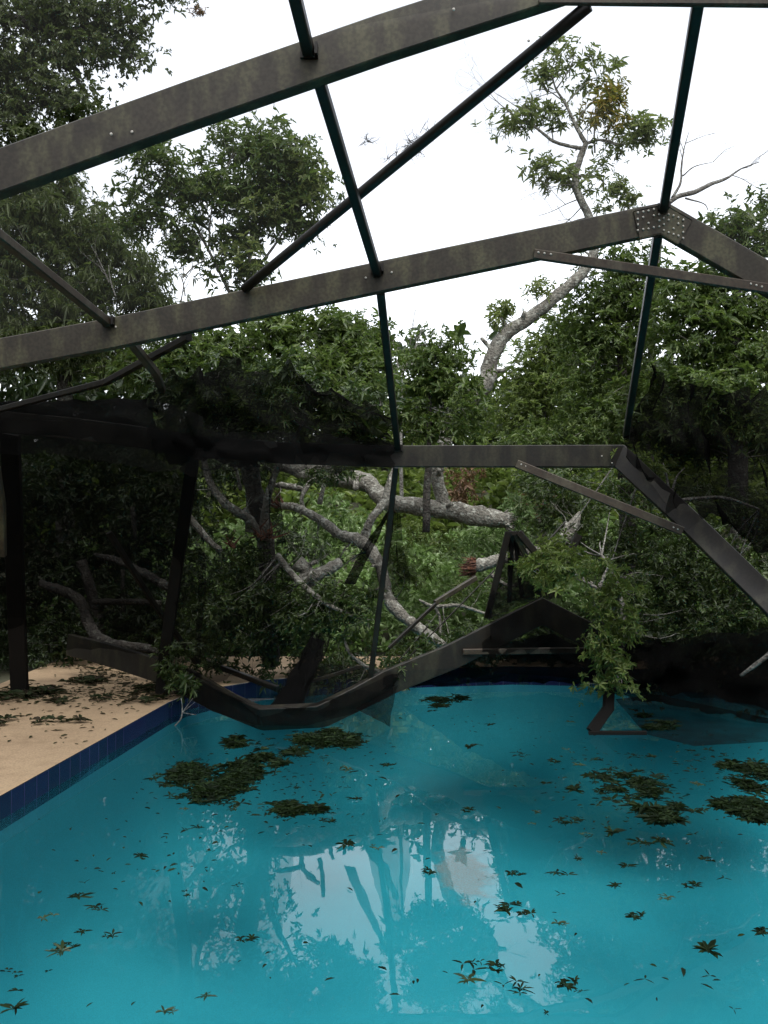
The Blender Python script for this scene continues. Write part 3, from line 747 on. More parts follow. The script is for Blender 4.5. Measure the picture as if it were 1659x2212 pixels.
for px, py, dx, dz, L_ in ((1160, 278, -.6, .8, .7), (1130, 262, -.5, .7, .6), (1195, 305, .1, 1, .6), (1250, 430, -.9, -.3, .7), (1258, 445, -.8, -.5, .6), (1240, 400, -.8, .1, .5), (1285, 300, .7, -.5, .5), (1212, 215, -.5, .6, .5), (1268, 470, -.7, -.4, .6), (1280, 300, .0, -1, .5)):
    tw = MB(); branchlets(tw, at(px, py, YT), (dx, rng.normal(0, .3), dz), L_, 0.010, 3, 0.55, 3); tw.build('bare_twig', TWIG, t, smooth=True)
crown('foliage', [(1240, 115, YT, 44, 38), (1205, 140, YT, 40, 34), (1270, 165, YT, 46, 36), (1170, 165, YT, 22, 20), (1110, 268, YT, 26, 36), (1140, 240, YT, 20, 14), (1385, 300, YT, 42, 34, .3, 1.2), (1340, 300, YT, 30, 26), (1410, 275, YT, 22, 22), (1215, 385, YT, 42, 30, .3, 1.2), (1180, 362, YT, 22, 18), (1290, 385, YT, 24, 34), (1205, 255, YT, 18, 22)], L_PALE, t, L=0.145, W=0.036, per=7, dens=26, clump=0.11, twigmat=TWIG, anchors=bx_ + sx[-8:])
crown('yellow_foliage', [(1300, 235, YT, 46, 44, .35, 1.1), (1290, 205, YT, 34, 20), (1330, 260, YT, 26, 22)], L_YELL, t, L=0.145, W=0.036, per=7, dens=28, clump=0.11, twigmat=TWIG, anchors=bx_)
crown('stem_leaves', [(1078, 690, YT, 16, 18), (1090, 665, YT, 9, 8), (1162, 625, YT, 6, 5), (1310, 425, YT + 1, 34, 26), (1370, 425, YT + 1, 24, 26), (1340, 405, YT + 1, 20, 14)], L_PALE, t, L=0.13, W=0.034, per=6, dens=20, clump=0.09)
# ragged broken end of the trunk
rg = MB()
for k in range(26):
    a = rng.uniform(0, 6.28); r_ = rng.uniform(0.0, 0.11); c = at(1098, 1123, YT)
    s = c + Vector((-0.04, math.cos(a) * r_, math.sin(a) * r_)); e = s + Vector((rng.uniform(.04, .17), rng.normal(0, .03), rng.normal(0, .04)))
    tube(rg, [(*s, .022), (*e, .006)], 5, 1, straight=True)
rg.build('splintered_end', BARK, t, smooth=True)

# broken limb reaching down to the pool
YL = 9.6
t = tree('broken_limb', at(920, 1372, 8.6), 'thick lichen grey limb snapped at the top, bending down to the pool edge', 'broken limb')
limbs(t, 'limb', [[(590, 1090, 10.2, 16), (640, 1097, 10, 20), (690, 1122, 9.8, 22), (735, 1155, YL, 26), (775, 1166, YL, 30), (802, 1190, 9.4, 30), (825, 1235, 9.2, 28), (838, 1290, 9, 30), (870, 1330, 8.8, 30), (920, 1368, 8.6, 27), (960, 1395, 8.5, 20)]], BARK, 10, 0.3)
limbs(t, 'branch', [[(785, 1168, YL, 24), (800, 1125, YL, 20), (830, 1085, 9.7, 20), (842, 1045, 9.8, 18), (856, 1000, 10, 14)],
    [(655, 1105, 10, 11), (652, 1075, 10, 10), (668, 1045, 10.1, 13), (690, 1025, 10.2, 10)], [(590, 1048, 10.2, 10), (620, 1050, 10.2, 17), (660, 1058, 10.2, 12)],
    [(690, 1090, 10, 12), (698, 1050, 10, 11), (700, 1000, 10, 11)], [(760, 1170, YL, 7), (745, 1185, YL, 4), (735, 1205, YL, 3)], [(800, 1190, YL, 6), (770, 1200, YL, 4), (760, 1215, YL, 3)]], BARK, 8, 0.35)
rg = MB()
for k in range(16):
    c = at(rng.uniform(588, 612), rng.uniform(1084, 1097), 10.1); e = c + Vector((rng.normal(-.05, .06), rng.normal(0, .03), rng.uniform(.02, .16)))
    tube(rg, [(*c, .015), (*e, .004)], 4, 1, straight=True)
rg.build('split_wood', WOOD, t)

# forked tree left of centre with its crown lying over the cage
YF = 9.4
t = tree('crushed_oak', at(575, 1440, YF), 'leaning forked evergreen tree whose dense crown lies over the sagging left cage beam', 'tree')
fx = limbs(t, 'trunk', [[(585, 1440, YF, 40), (580, 1300, YF, 40), (575, 1180, YF, 40), (560, 1110, YF, 46), (545, 1040, YF, 46), (535, 960, YF, 40), (560, 860, YF, 26), (600, 780, YF, 14)]], BARK_DK, 10, 0.35)
fx += limbs(t, 'branch', [[(570, 1172, 9.2, 22), (540, 1125, 9.1, 24), (490, 1090, 9, 22), (455, 1045, 9, 18), (440, 990, 9, 15), (430, 930, 9, 12), (450, 850, 9, 8)],
    [(576, 1170, 9.2, 24), (572, 1120, 9.1, 22), (580, 1070, 9, 18), (600, 1010, 9, 15), (640, 940, 9, 10), (690, 840, 9, 7)], [(405, 1110, 8.9, 15), (440, 1155, 8.9, 17), (478, 1192, 8.9, 13)],
    [(520, 1060, 9.6, 9), (510, 1010, 9.6, 8), (500, 960, 9.6, 6)]], BARK, 8, 0.3)
rg = MB()
for cx_, cy_ in ((560, 1152), (592, 1158), (566, 1160), (500, 1178)):
    for k in range(9):
        c = at(cx_ + rng.normal(0, 7), cy_ + rng.normal(0, 6), 9.05); e = c + Vector((rng.normal(0, .06), rng.normal(0, .03), rng.uniform(-.02, .13)))
        tube(rg, [(*c, .014), (*e, .004)], 4, 1, straight=True)
rg.build('split_wood', WOOD, t)
cb = [(375, 760, 8.8, 60, 45), (440, 745, 9, 70, 50), (520, 760, 9, 80, 55), (600, 735, 9, 70, 60), (680, 710, 9, 75, 55), (740, 720, 9, 70, 62), (790, 740, 9.2, 40, 60), (640, 800, 8.8, 90, 50), (740, 800, 8.7, 85, 60), (800, 830, 8.7, 40, 70), (480, 830, 8.8, 120, 60), (330, 800, 9, 80, 40), (560, 880, 8.8, 200, 60, .7, .7), (750, 900, 8.7, 90, 60, .6, .7)]
crown('foliage', cb, L_BROAD, t, L=0.12, W=0.034, per=7, dens=95, clump=0.12, twigmat=TWIG, anchors=fx)

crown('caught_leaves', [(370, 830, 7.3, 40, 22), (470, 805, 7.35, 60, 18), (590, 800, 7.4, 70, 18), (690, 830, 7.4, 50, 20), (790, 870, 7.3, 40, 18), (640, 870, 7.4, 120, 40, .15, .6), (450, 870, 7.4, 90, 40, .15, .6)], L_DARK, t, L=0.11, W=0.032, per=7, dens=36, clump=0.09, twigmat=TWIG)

# big leaf tree in the left sky gap
YM = 11.0
t = tree('evergreen_tree', at(540, 1250, YM), 'bushy broadleaf tree with a rounded open crown against the sky between the two upper beams', 'tree')
mx_ = limbs(t, 'trunk', [[(545, 1150, YM, 34), (550, 950, YM, 30), (545, 760, YM, 20), (535, 640, YM, 12), (540, 540, YM, 9), (550, 450, YM, 7), (570, 370, YM, 5)],
    [(545, 740, YM, 12), (500, 640, YM, 9), (450, 540, YM, 7), (400, 450, YM, 5), (340, 390, YM, 4)], [(540, 600, YM, 8), (600, 520, YM, 6), (650, 440, YM, 4), (680, 380, YM, 3)], [(450, 540, YM, 5), (460, 440, YM, 4), (500, 340, YM, 3)]], TWIG, 8, 0.2)
crown('foliage', [(345, 375, YM, 62, 52, .5, .9), (305, 435, YM, 40, 50), (395, 420, YM, 60, 60), (470, 400, YM, 52, 70), (520, 310, YM, 52, 56), (490, 285, YM, 26, 28), (600, 345, YM, 80, 62, .6), (655, 375, YM, 60, 60), (690, 400, YM, 32, 55), (575, 420, YM, 75, 60), (540, 470, YM, 70, 60), (620, 470, YM, 55, 50), (400, 505, YM, 55, 40), (385, 545, YM, 30, 14), (500, 560, YM, 46, 50), (545, 570, YM, 40, 40), (330, 480, YM, 40, 30), (520, 620, YM, 30, 24)], L_BROAD, t, L=0.14, W=0.038, per=7, dens=52, clump=0.13, twigmat=TWIG, anchors=mx_, upb=0.35)
crown('light_foliage', [(630, 330, YM - .2, 60, 45), (670, 390, YM - .2, 45, 55), (590, 440, YM - .2, 60, 40), (520, 560, YM - .2, 40, 40)], L_PALE, t, L=0.14, W=0.038, per=7, dens=26, clump=0.13)

# tall tree over the upper left corner
YO = 9.0
t = tree('shade_oak', at(-420, 1480, YO), 'tall dark leafed tree whose boughs hang in from the upper left corner', 'tree')
ox = limbs(t, 'trunk', [[(-420, 1480, YO, 110), (-400, 900, YO, 95), (-330, 400, YO, 70), (-200, 120, YO, 46), (-60, 40, YO, 34), (40, 45, YO, 28), (90, 62, YO, 24), (150, 70, YO, 14), (220, 40, YO, 7)],
    [(-330, 400, YO, 50), (-180, 300, YO, 30), (-40, 260, YO, 18), (80, 220, YO, 9)], [(80, 60, YO, 10), (150, 150, YO, 7), (190, 210, YO, 4)], [(150, 70, YO, 8), (260, 90, YO, 5), (300, 160, YO, 3)]], BARK_DK, 10, 0.25)
crown('foliage', [(20, 40, YO, 120, 60), (120, 20, YO, 110, 55), (230, 20, YO, 90, 50), (320, -40, YO, 60, 50), (60, 130, YO, 110, 65), (170, 120, YO, 80, 60), (250, 100, YO, 60, 48), (290, 70, YO, 42, 40), (300, 140, YO, 18, 36), (20, 220, YO, 90, 70), (120, 220, YO, 85, 48), (185, 215, YO, 45, 36), (60, 290, YO, 110, 40), (150, 265, YO, 50, 24), (370, -20, YO, 40, 26), (-80, 120, YO, 100, 200)], L_GREY, t, L=0.085, W=0.034, per=7, dens=85, clump=0.12, twigmat=BARK_DK, anchors=ox, upb=0.2, shell=0.6)
crown('hanging_moss', [(425, 18, YO, 14, 9)], L_BROWN, t, L=0.06, W=0.012, per=6, dens=400, clump=0.03, upb=-.4)

# soft fine leafed tree behind the left bay
YC = 14.0
t = tree('feathery_tree', at(120, 1400, YC), 'tall soft fine leafed dark tree filling the left bay behind the frame', 'tree')
cx2 = limbs(t, 'trunk', [[(140, 1400, YC, 50), (140, 900, YC, 40), (130, 620, YC, 24), (120, 420, YC, 12)]], BARK_DK, 8, 0.2)
crown('foliage', [(60, 470, YC, 130, 110), (20, 600, YC, 140, 120), (150, 500, YC, 90, 80), (100, 400, YC, 80, 40), (215, 520, YC, 85, 80), (260, 590, YC, 70, 80), (300, 640, YC, 60, 60), (170, 640, YC, 130, 90), (60, 720, YC, 150, 80), (330, 670, YC, 50, 50), (-60, 560, YC, 120, 200), (160, 760, YC, 200, 60)], L_GREY, t, L=0.16, W=0.03, per=8, dens=44, clump=0.17, twigmat=TWIG, anchors=cx2, upb=-0.3, droop=0.5, shell=0.6)
tw = MB()
for px, py, dx, dz in ((250, 640, -.4, 1), (235, 610, -.5, .6), (395, 600, .5, 1), (400, 640, -.2, 1), (390, 660, .3, .8)): tw = MB(); branchlets(tw, at(px, py, 10.5), (dx, 0, dz), .45, .010, 2, .5, 2); tw.build('bare_twig', TWIG, t, smooth=True)

# bush between the centre purlin and the leaning stem
t = tree('leafy_sapling', at(930, 1150, 10.5), 'upright dark leafy sapling between the centre purlin and the leaning stem', 'tree')
sx2 = limbs(t, 'trunk', [[(920, 1150, 10.5, 20), (925, 980, 10.5, 16), (930, 850, 10.5, 10), (945, 740, 10.5, 4)]], BARK_DK, 8)
crown('foliage', [(945, 730, 10.5, 38, 36), (910, 775, 10.5, 40, 36), (965, 780, 10.5, 38, 40), (900, 830, 10.5, 44, 44), (950, 850, 10.5, 50, 50), (990, 830, 10.5, 34, 50), (900, 900, 10.5, 60, 50), (970, 920, 10.5, 60, 40), (1005, 900, 10.2, 36, 46)], L_BROAD, t, L=0.12, W=0.034, per=7, dens=75, clump=0.11, twigmat=TWIG, anchors=sx2)
t = tree('bare_sapling', at(868, 1100, 12.5), 'leafless thin twigged sapling rising above the crushed crown', 'tree')
b = MB()
for px, d_ in ((862, -.15), (875, .1), (888, .25)): branchlets(b, at(px, 800, 12.5), (d_, 0, 1), 0.8, 0.013, 3, 0.4, 3)
tube(b, [(*at(868, 1100, 12.5), .03), (*at(866, 950, 12.5), .022), (*at(870, 790, 12.5), .014)], 6, 4)
b.build('branches', TWIG, t, smooth=True)

# dead branch at the upper right
t = tree('dead_branch_tree', at(1475, 1100, 12.5), 'bare grey dead treetop forking beside the ridge purlin at the right', 'dead tree')
limbs(t, 'trunk', [[(1400, 1100, 12.5, 24), (1410, 700, 12.5, 20), (1430, 480, 12.5, 13), (1455, 430, 12.5, 12), (1500, 415, 12.5, 12), (1535, 398, 12.5, 10), (1570, 385, 12.5, 7), (1600, 365, 12.5, 4), (1640, 350, 12.5, 2)],
    [(1452, 428, 12.5, 8), (1470, 395, 12.5, 6), (1472, 360, 12.5, 5), (1478, 320, 12.5, 3), (1488, 285, 12.5, 1.5)], [(1475, 380, 12.5, 4), (1500, 360, 12.5, 3), (1540, 350, 12.5, 1.5)], [(1480, 428, 12.5, 5), (1520, 440, 12.5, 3), (1530, 455, 12.5, 2)]], TWIG, 7, 0.25)
b = MB()
for px, py, dx, dz in ((1600, 365, 1, .2), (1580, 378, .7, -.6), (1480, 310, .8, .1), (1478, 330, .2, 1), (1540, 350, .8, .5), (1620, 358, .8, .8), (1475, 345, -.3, .8)): b = MB(); branchlets(b, at(px, py, 12.5), (dx, 0, dz), .42, .007, 3, .5, 2); b.build('bare_twig', TWIG, t, smooth=True)

# trees on the right
def rtree(name, label, base, trunk, blobs, mat, **k):
    t = tree(name, at(*base), label)
    ax = limbs(t, 'trunk', trunk, BARK_DK, 8, 0.25)
    crown('foliage', blobs, mat, t, twigmat=TWIG, anchors=ax, **k); return t
rtree('round_crown_tree', 'pale green rounded tree in the distance beyond the leaning stem', (1170, 1200, 16), [[(1170, 1200, 16, 30), (1175, 900, 16, 20), (1180, 780, 16, 10)]],
      [(1150, 780, 16, 50, 45), (1185, 750, 16, 55, 40), (1215, 715, 16, 50, 60), (1130, 840, 16, 60, 60), (1200, 830, 16, 80, 70), (1110, 900, 16, 60, 50), (1180, 920, 16, 110, 60), (1230, 780, 16, 60, 80)], L_LIGHT, L=0.13, W=0.04, per=7, dens=42, clump=0.2)
rtree('broadleaf_tree', 'dense broadleaf tree behind the ridge purlin, tallest mass on the right', (1360, 1150, 12), [[(1360, 1250, 12, 44), (1350, 950, 12, 36), (1340, 750, 12, 20), (1330, 640, 12, 9)]],
      [(1290, 640, 12, 60, 50), (1260, 700, 12, 70, 60), (1340, 640, 12, 80, 60), (1300, 760, 12, 110, 80), (1400, 720, 12, 90, 90), (1280, 860, 12, 100, 80), (1380, 860, 12, 110, 90), (1230, 940, 12, 90, 50), (1330, 940, 11.5, 110, 60), (1340, 560, 12, 60, 40), (1390, 600, 12, 60, 60), (1160, 970, 12, 90, 40)], L_BROAD, L=0.12, W=0.036, per=7, dens=52, clump=0.15)
rtree('glossy_leaf_tree', 'large leafed tree rising behind the falling right arm of the peaked beam', (1600, 1200, 10.5), [[(1600, 1300, 10.5, 60), (1590, 900, 10.5, 44), (1590, 650, 10.5, 24), (1600, 520, 10.5, 10)]],
      [(1600, 480, 10.5, 50, 40), (1640, 460, 10.5, 40, 40), (1560, 510, 10.5, 40, 30), (1640, 540, 10.5, 80, 50), (1550, 590, 10.5, 70, 40), (1490, 640, 10.5, 80, 70), (1590, 660, 10.5, 110, 70), (1480, 740, 10.5, 90, 80), (1600, 770, 10.5, 110, 90), (1700, 650, 10.5, 80, 120), (1520, 850, 10.2, 120, 70), (1640, 880, 10.2, 110, 80), (1420, 870, 11.2, 80, 70), (1540, 930, 11.2, 100, 70), (1660, 940, 11, 90, 70), (1480, 960, 11.2, 90, 50)], L_BROAD, L=0.13, W=0.038, per=7, dens=58, clump=0.14)
# tangle of branches below the right arm
t = tree('fallen_treetop', at(1420, 1400, 8.6), 'fallen leafy crown heaped behind and below the broken right arm of the cage', 'fallen treetop')
rx_ = limbs(t, 'branch', [[(1330, 1490, 8.4, 18), (1345, 1400, 8.4, 14), (1345, 1320, 8.4, 12), (1330, 1250, 8.5, 9), (1300, 1200, 8.6, 6)], [(1220, 1240, 8.5, 6), (1260, 1255, 8.4, 8), (1290, 1270, 8.4, 11), (1300, 1255, 8.4, 9), (1318, 1215, 8.4, 5)], [(1280, 1260, 8.4, 7), (1230, 1235, 8.4, 5), (1200, 1230, 8.4, 3)],
    [(1345, 1330, 8.3, 6), (1318, 1355, 8.2, 5), (1305, 1395, 8.2, 3)], [(1330, 1000, 7.6, 4), (1370, 1025, 7.6, 6), (1420, 1040, 7.6, 7), (1450, 1070, 7.7, 9), (1500, 1130, 8.2, 10)], [(1445, 1070, 7.7, 8), (1440, 1030, 7.7, 6), (1432, 1000, 7.7, 3)], [(1450, 1068, 7.7, 8), (1462, 1030, 7.7, 5), (1480, 1010, 7.7, 3)], [(1470, 1080, 8, 8), (1560, 1075, 8.2, 8), (1640, 1100, 8.4, 6)], [(1320, 1440, 8.1, 4), (1350, 1455, 8.1, 4), (1375, 1470, 8.1, 2)], [(1600, 1460, 7.4, 8), (1680, 1400, 7.4, 16)]], TWIG, 7, 0.3)
crown('foliage', [(1190, 1090, 10, 80, 50), (1260, 1110, 10, 80, 60), (1180, 1040, 10, 70, 30), (1250, 1040, 9.6, 60, 30), (1350, 1060, 9, 70, 40), (1220, 1180, 9.4, 70, 46), (1320, 1180, 9.2, 90, 60), (1430, 1190, 9.2, 90, 70), (1540, 1250, 9, 90, 60), (1620, 1300, 8.8, 80, 60), (1440, 1290, 9, 110, 60), (1560, 1350, 8.8, 130, 50), (1350, 1270, 8.8, 70, 50), (1480, 1100, 9.6, 80, 40), (1590, 1120, 9.8, 100, 70), (1660, 1200, 9.6, 80, 80)], L_SHADED, t, L=0.10, W=0.028, per=7, dens=62, clump=0.12, twigmat=TWIG, anchors=rx_)
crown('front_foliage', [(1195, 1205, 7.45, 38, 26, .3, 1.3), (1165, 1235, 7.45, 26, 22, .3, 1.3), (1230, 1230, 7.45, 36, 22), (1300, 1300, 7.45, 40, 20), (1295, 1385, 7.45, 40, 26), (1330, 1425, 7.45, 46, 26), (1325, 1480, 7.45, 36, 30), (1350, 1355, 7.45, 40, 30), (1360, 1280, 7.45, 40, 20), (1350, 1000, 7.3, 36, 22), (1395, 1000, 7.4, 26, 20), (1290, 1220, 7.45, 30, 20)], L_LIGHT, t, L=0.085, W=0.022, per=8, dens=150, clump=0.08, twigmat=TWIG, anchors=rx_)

# leafy broken branches low on the left
t = tree('leafy_bough', at(680, 1440, 8.3), 'broken leafy bough drooping over the sagging frame at the far pool edge', 'bough')
lx = limbs(t, 'branch', [[(600, 1200, 9, 16), (640, 1250, 8.7, 16), (700, 1300, 8.4, 12), (760, 1330, 8.2, 7), (800, 1340, 8.1, 4)], [(740, 1370, 8.4, 6), (755, 1410, 8.3, 8), (790, 1440, 8.3, 10), (820, 1450, 8.3, 9)], [(650, 1255, 9, 34), (690, 1240, 9, 34), (735, 1215, 9.1, 28)], [(640, 1215, 9.2, 40), (665, 1240, 9.2, 36), (670, 1290, 9, 26)]], BARK, 8, 0.3)
crown('foliage', [(690, 1290, 8.6, 70, 40), (750, 1300, 8.3, 50, 40), (780, 1350, 8.2, 36, 36), (700, 1350, 8.4, 80, 36), (640, 1340, 8.6, 60, 50), (560, 1290, 9, 90, 60), (540, 1220, 9.2, 60, 50), (500, 1330, 9, 80, 50), (440, 1350, 9.2, 70, 50), (590, 1390, 8.9, 110, 34), (440, 1420, 8.9, 60, 30), (720, 1425, 9.6, 80, 30), (830, 1435, 9.8, 70, 24), (640, 1420, 9.6, 60, 26), (480, 1440, 9.4, 50, 16), (700, 1462, 9.3, 70, 18), (800, 1462, 9.4, 60, 16), (870, 1455, 9.5, 50, 14), (600, 1462, 9.2, 30, 12)], L_SHADED, t, L=0.095, W=0.03, per=7, dens=70, clump=0.10, twigmat=TWIG, anchors=lx)
crown('draped_leaves', [(380, 1440, 8.2, 26, 36), (400, 1470, 8.1, 24, 20), (370, 1400, 8.3, 20, 24), (870, 1440, 7.9, 40, 12), (930, 1400, 8.0, 40, 12), (1000, 1370, 8.1, 40, 10), (730, 1020, 8.2, 36, 12, .2, 1.2), (700, 1028, 8.3, 20, 8)], L_SHADED, t, L=0.09, W=0.024, per=7, dens=110, clump=0.07)

t = tree('fallen_branch', at(340, 1405, 9.0), 'pale fallen branch curving down onto the deck in the dark left corner', 'fallen branch')
limbs(t, 'branch', [[(90, 1262, 10, 22), (130, 1275, 9.8, 24), (172, 1298, 9.6, 26), (188, 1340, 9.5, 28), (212, 1378, 9.4, 29), (262, 1395, 9.2, 27), (320, 1402, 9, 22), (350, 1410, 8.9, 12)],
    [(205, 1198, 9.8, 10), (250, 1210, 9.7, 18), (300, 1232, 9.6, 20), (340, 1255, 9.5, 22), (372, 1272, 9.4, 20)], [(200, 1300, 10, 14), (280, 1300, 10, 16), (350, 1303, 10, 15)], [(286, 1095, 9.6, 13), (290, 1130, 9.6, 12), (293, 1165, 9.6, 9)], [(265, 1230, 10.2, 9), (266, 1300, 10.2, 10), (264, 1340, 10.2, 10)], [(175, 1210, 10.4, 26), (200, 1290, 10.4, 26), (225, 1390, 10.4, 24)]], BARK_DK, 9, 0.3)  # dark bark puts the left corner's shade into the branch colour
t = tree('hollow_log', at(1010, 1225, 9.0), 'broken log with a dark reddish hollow end behind the folded frame peak', 'log')
limbs(t, 'log', [[(1022, 1224, 9.0, 34), (1050, 1218, 9.05, 30), (1090, 1205, 9.1, 28), (1150, 1195, 9.2, 32), (1200, 1180, 9.3, 36), (1232, 1145, 9.4, 34), (1246, 1120, 9.45, 20), (1252, 1106, 9.5, 6)], [(1060, 1240, 9, 10), (1090, 1262, 8.9, 9), (1110, 1265, 8.8, 5)]], BARK, 10, 0.3)
rg = MB()
for k in range(90):
    a = rng.uniform(0, 6.28); r_ = 0.085 * math.sqrt(rng.uniform(0, 1)); c = at(1020, 1224, 8.98)
    s = c + Vector((0.03, math.cos(a) * r_ * .9, math.sin(a) * r_)); e = s + Vector((-rng.uniform(.05, .17), -rng.uniform(0, .06), rng.normal(-.01, .025)))
    tube(rg, [(*s, .010), (*e, .003)], 4, 1, straight=True)
rg.build('split_end', WOOD, t, smooth=True)
t = tree('dead_twig_branch', at(950, 1372, 8.7), 'thin pale dead branch forking below the hollow log', 'dead branch')
limbs(t, 'branch', [[(905, 1296, 8.8, 5), (930, 1308, 8.8, 9), (955, 1310, 8.8, 10), (990, 1308, 8.8, 9), (1038, 1322, 8.8, 7), (1060, 1330, 8.8, 4)], [(940, 1312, 8.8, 8), (950, 1335, 8.8, 7), (951, 1372, 8.7, 6)]], BARK, 8, 0.25)

# undergrowth, dark shrubs, backing woods
t = tree('shrub', at(100, 1420, 10.8), 'dark shrubbery massed behind the deck in the left corner', 'shrub')
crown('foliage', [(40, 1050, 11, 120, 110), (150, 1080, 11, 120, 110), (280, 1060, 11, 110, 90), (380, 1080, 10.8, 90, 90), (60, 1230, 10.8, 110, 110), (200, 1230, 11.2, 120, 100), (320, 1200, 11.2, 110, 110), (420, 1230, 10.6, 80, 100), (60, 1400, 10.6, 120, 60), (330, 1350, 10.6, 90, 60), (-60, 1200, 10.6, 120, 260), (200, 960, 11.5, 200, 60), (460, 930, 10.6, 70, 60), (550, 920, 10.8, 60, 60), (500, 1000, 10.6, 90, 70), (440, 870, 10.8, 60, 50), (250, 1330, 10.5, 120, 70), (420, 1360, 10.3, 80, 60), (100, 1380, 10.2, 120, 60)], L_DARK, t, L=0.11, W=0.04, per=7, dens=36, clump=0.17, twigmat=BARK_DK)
t = tree('shrub', at(1120, 1450, 10.8), 'low dark shrub filling the gap under the fallen frame peak', 'shrub')
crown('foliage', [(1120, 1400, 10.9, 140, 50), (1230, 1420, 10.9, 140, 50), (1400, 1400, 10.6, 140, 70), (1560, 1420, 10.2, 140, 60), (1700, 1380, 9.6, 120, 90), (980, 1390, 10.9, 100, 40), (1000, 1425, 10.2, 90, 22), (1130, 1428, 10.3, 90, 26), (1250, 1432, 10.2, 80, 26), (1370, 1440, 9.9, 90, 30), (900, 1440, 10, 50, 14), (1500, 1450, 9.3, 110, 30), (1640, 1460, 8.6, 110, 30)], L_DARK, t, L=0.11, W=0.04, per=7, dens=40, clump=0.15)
t = tree('dead_shrub', at(995, 1120, 12.6), 'withered reddish brown shrub seen below the beam behind the trunk stub', 'dead shrub')
crown('foliage', [(990, 1050, 12.6, 40, 44), (1005, 1020, 12.6, 24, 24), (1160, 1095, 12.8, 40, 18)], L_BROWN, t, L=0.09, W=0.035, per=6, dens=60, clump=0.12)

for lab, blobs_, mt_, L_, W_ in (
        ('leafy bright bush on the weedy bank behind the broken limb', [(690, 1130, 13, 60, 36), (740, 1105, 13.2, 50, 34)], L_GROUND, .17, .05),
        ('low bush below the trunk stub with loose pale leaves', [(900, 1150, 12.6, 50, 26), (950, 1170, 12.4, 40, 24)], L_LIGHT, .12, .03),
        ('tall weed clump standing behind the folded frame peak', [(1070, 1170, 12, 60, 40), (1130, 1130, 12.2, 60, 50), (1010, 1190, 11.8, 36, 26)], L_GROUND, .15, .03),
        ('dark bush shading the bank left of the broken limb', [(640, 1160, 12.2, 46, 44), (600, 1210, 11.8, 60, 40), (680, 1200, 11.8, 40, 26)], L_DARK, .12, .04),
        ('dark low bush at the foot of the hollow log', [(900, 1250, 11.6, 60, 30), (980, 1285, 11.3, 60, 26), (860, 1200, 11.8, 30, 24)], L_BROAD, .11, .03)):
    t = tree('bush', at(blobs_[0][0], blobs_[0][1] + 40, blobs_[0][2]), lab, 'bush')
    crown('foliage', blobs_, mt_, t, L=L_, W=W_, per=7, dens=34, clump=.13, twigmat=TWIG)

def scatter(name, n_, fx_, fy_, L, W, per, mat, hmax, splay=(20, 75)):
    xs = rng.uniform(*fx_, n_); ys = fy_[0] + (fy_[1] - fy_[0]) * rng.uniform(0, 1, n_) ** 1.2
    hz = np.array([gz(a, b) for a, b in zip(xs, ys)])
    lump = np.array([max(0.06, 0.5 + 1.5 * noise.noise(Vector((a * .7, b * .7, 9)))) for a, b in zip(xs, ys)])
    C = np.stack([xs, ys, hz + hmax * lump * rng.uniform(0, 1, n_) ** .6], 1)
    A = np.stack([rng.normal(0, .35, n_), rng.normal(-.15, .35, n_), np.ones(n_)], 1)
    v, f = leaf_arrays(C, A, per, L, W, splay, 0.3)
    return tag(big_mesh(name, v, f, mat), kind='stuff')
tag(scatter('ground_cover', 9000, (-5, 6), (11.4, 17), 0.15, 0.045, 6, L_GROUND, 0.75), 'bright green weeds covering the bank behind the pool', 'ground cover')
tag(scatter('bank_brush', 9000, (-14, 16), (17, 24), 0.26, 0.085, 6, L_LIGHT, 1.3), 'tangled green brush on the slope beyond the weeds', 'brush')
bw = []
for k in range(46):
    x_ = -26 + k * 1.15 + rng.normal(0, .3)
    top = 3.6 + 1.2 * noise.noise(Vector((k * .37, 0, 2)))
    if 1.3 < x_ < 3.6: top *= 0.8
    nn = 170
    w = np.stack([x_ + rng.normal(0, .8, nn), 25 + rng.normal(0, 1.0, nn), 2.6 + (top) * rng.uniform(0, 1, nn) ** .8], 1)
    bw.append(leaf_arrays(w, rng.normal(0, .6, (nn, 3)) + np.array([[0, -.3, .6]]), 7, 0.34, 0.13))
for x_, y0, y1, hgt in ((-12.5, -6, 26, 9.5), (14.5, -6, 26, 9.5)):  # unseen leaf walls at both sides, added to block sky light
    nn = 5200
    yy = rng.uniform(y0, y1, nn); hh = hgt * (1 + .25 * np.sin(yy * .9) + .12 * np.sin(yy * 2.3))
    w = np.stack([x_ + rng.normal(0, 1.2, nn), yy, hh * rng.uniform(0, 1, nn) ** .8], 1)
    bw.append(leaf_arrays(w, rng.normal(0, .6, (nn, 3)) + np.array([[0, 0, .6]]), 7, 0.4, 0.15))
V, F = join_arr(bw)
tag(big_mesh('far_wood_and_blockers', V, F, L_DARK), 'far dark woodland edge closing the view, plus unseen side leaf walls added to block light', 'woods', kind='stuff')

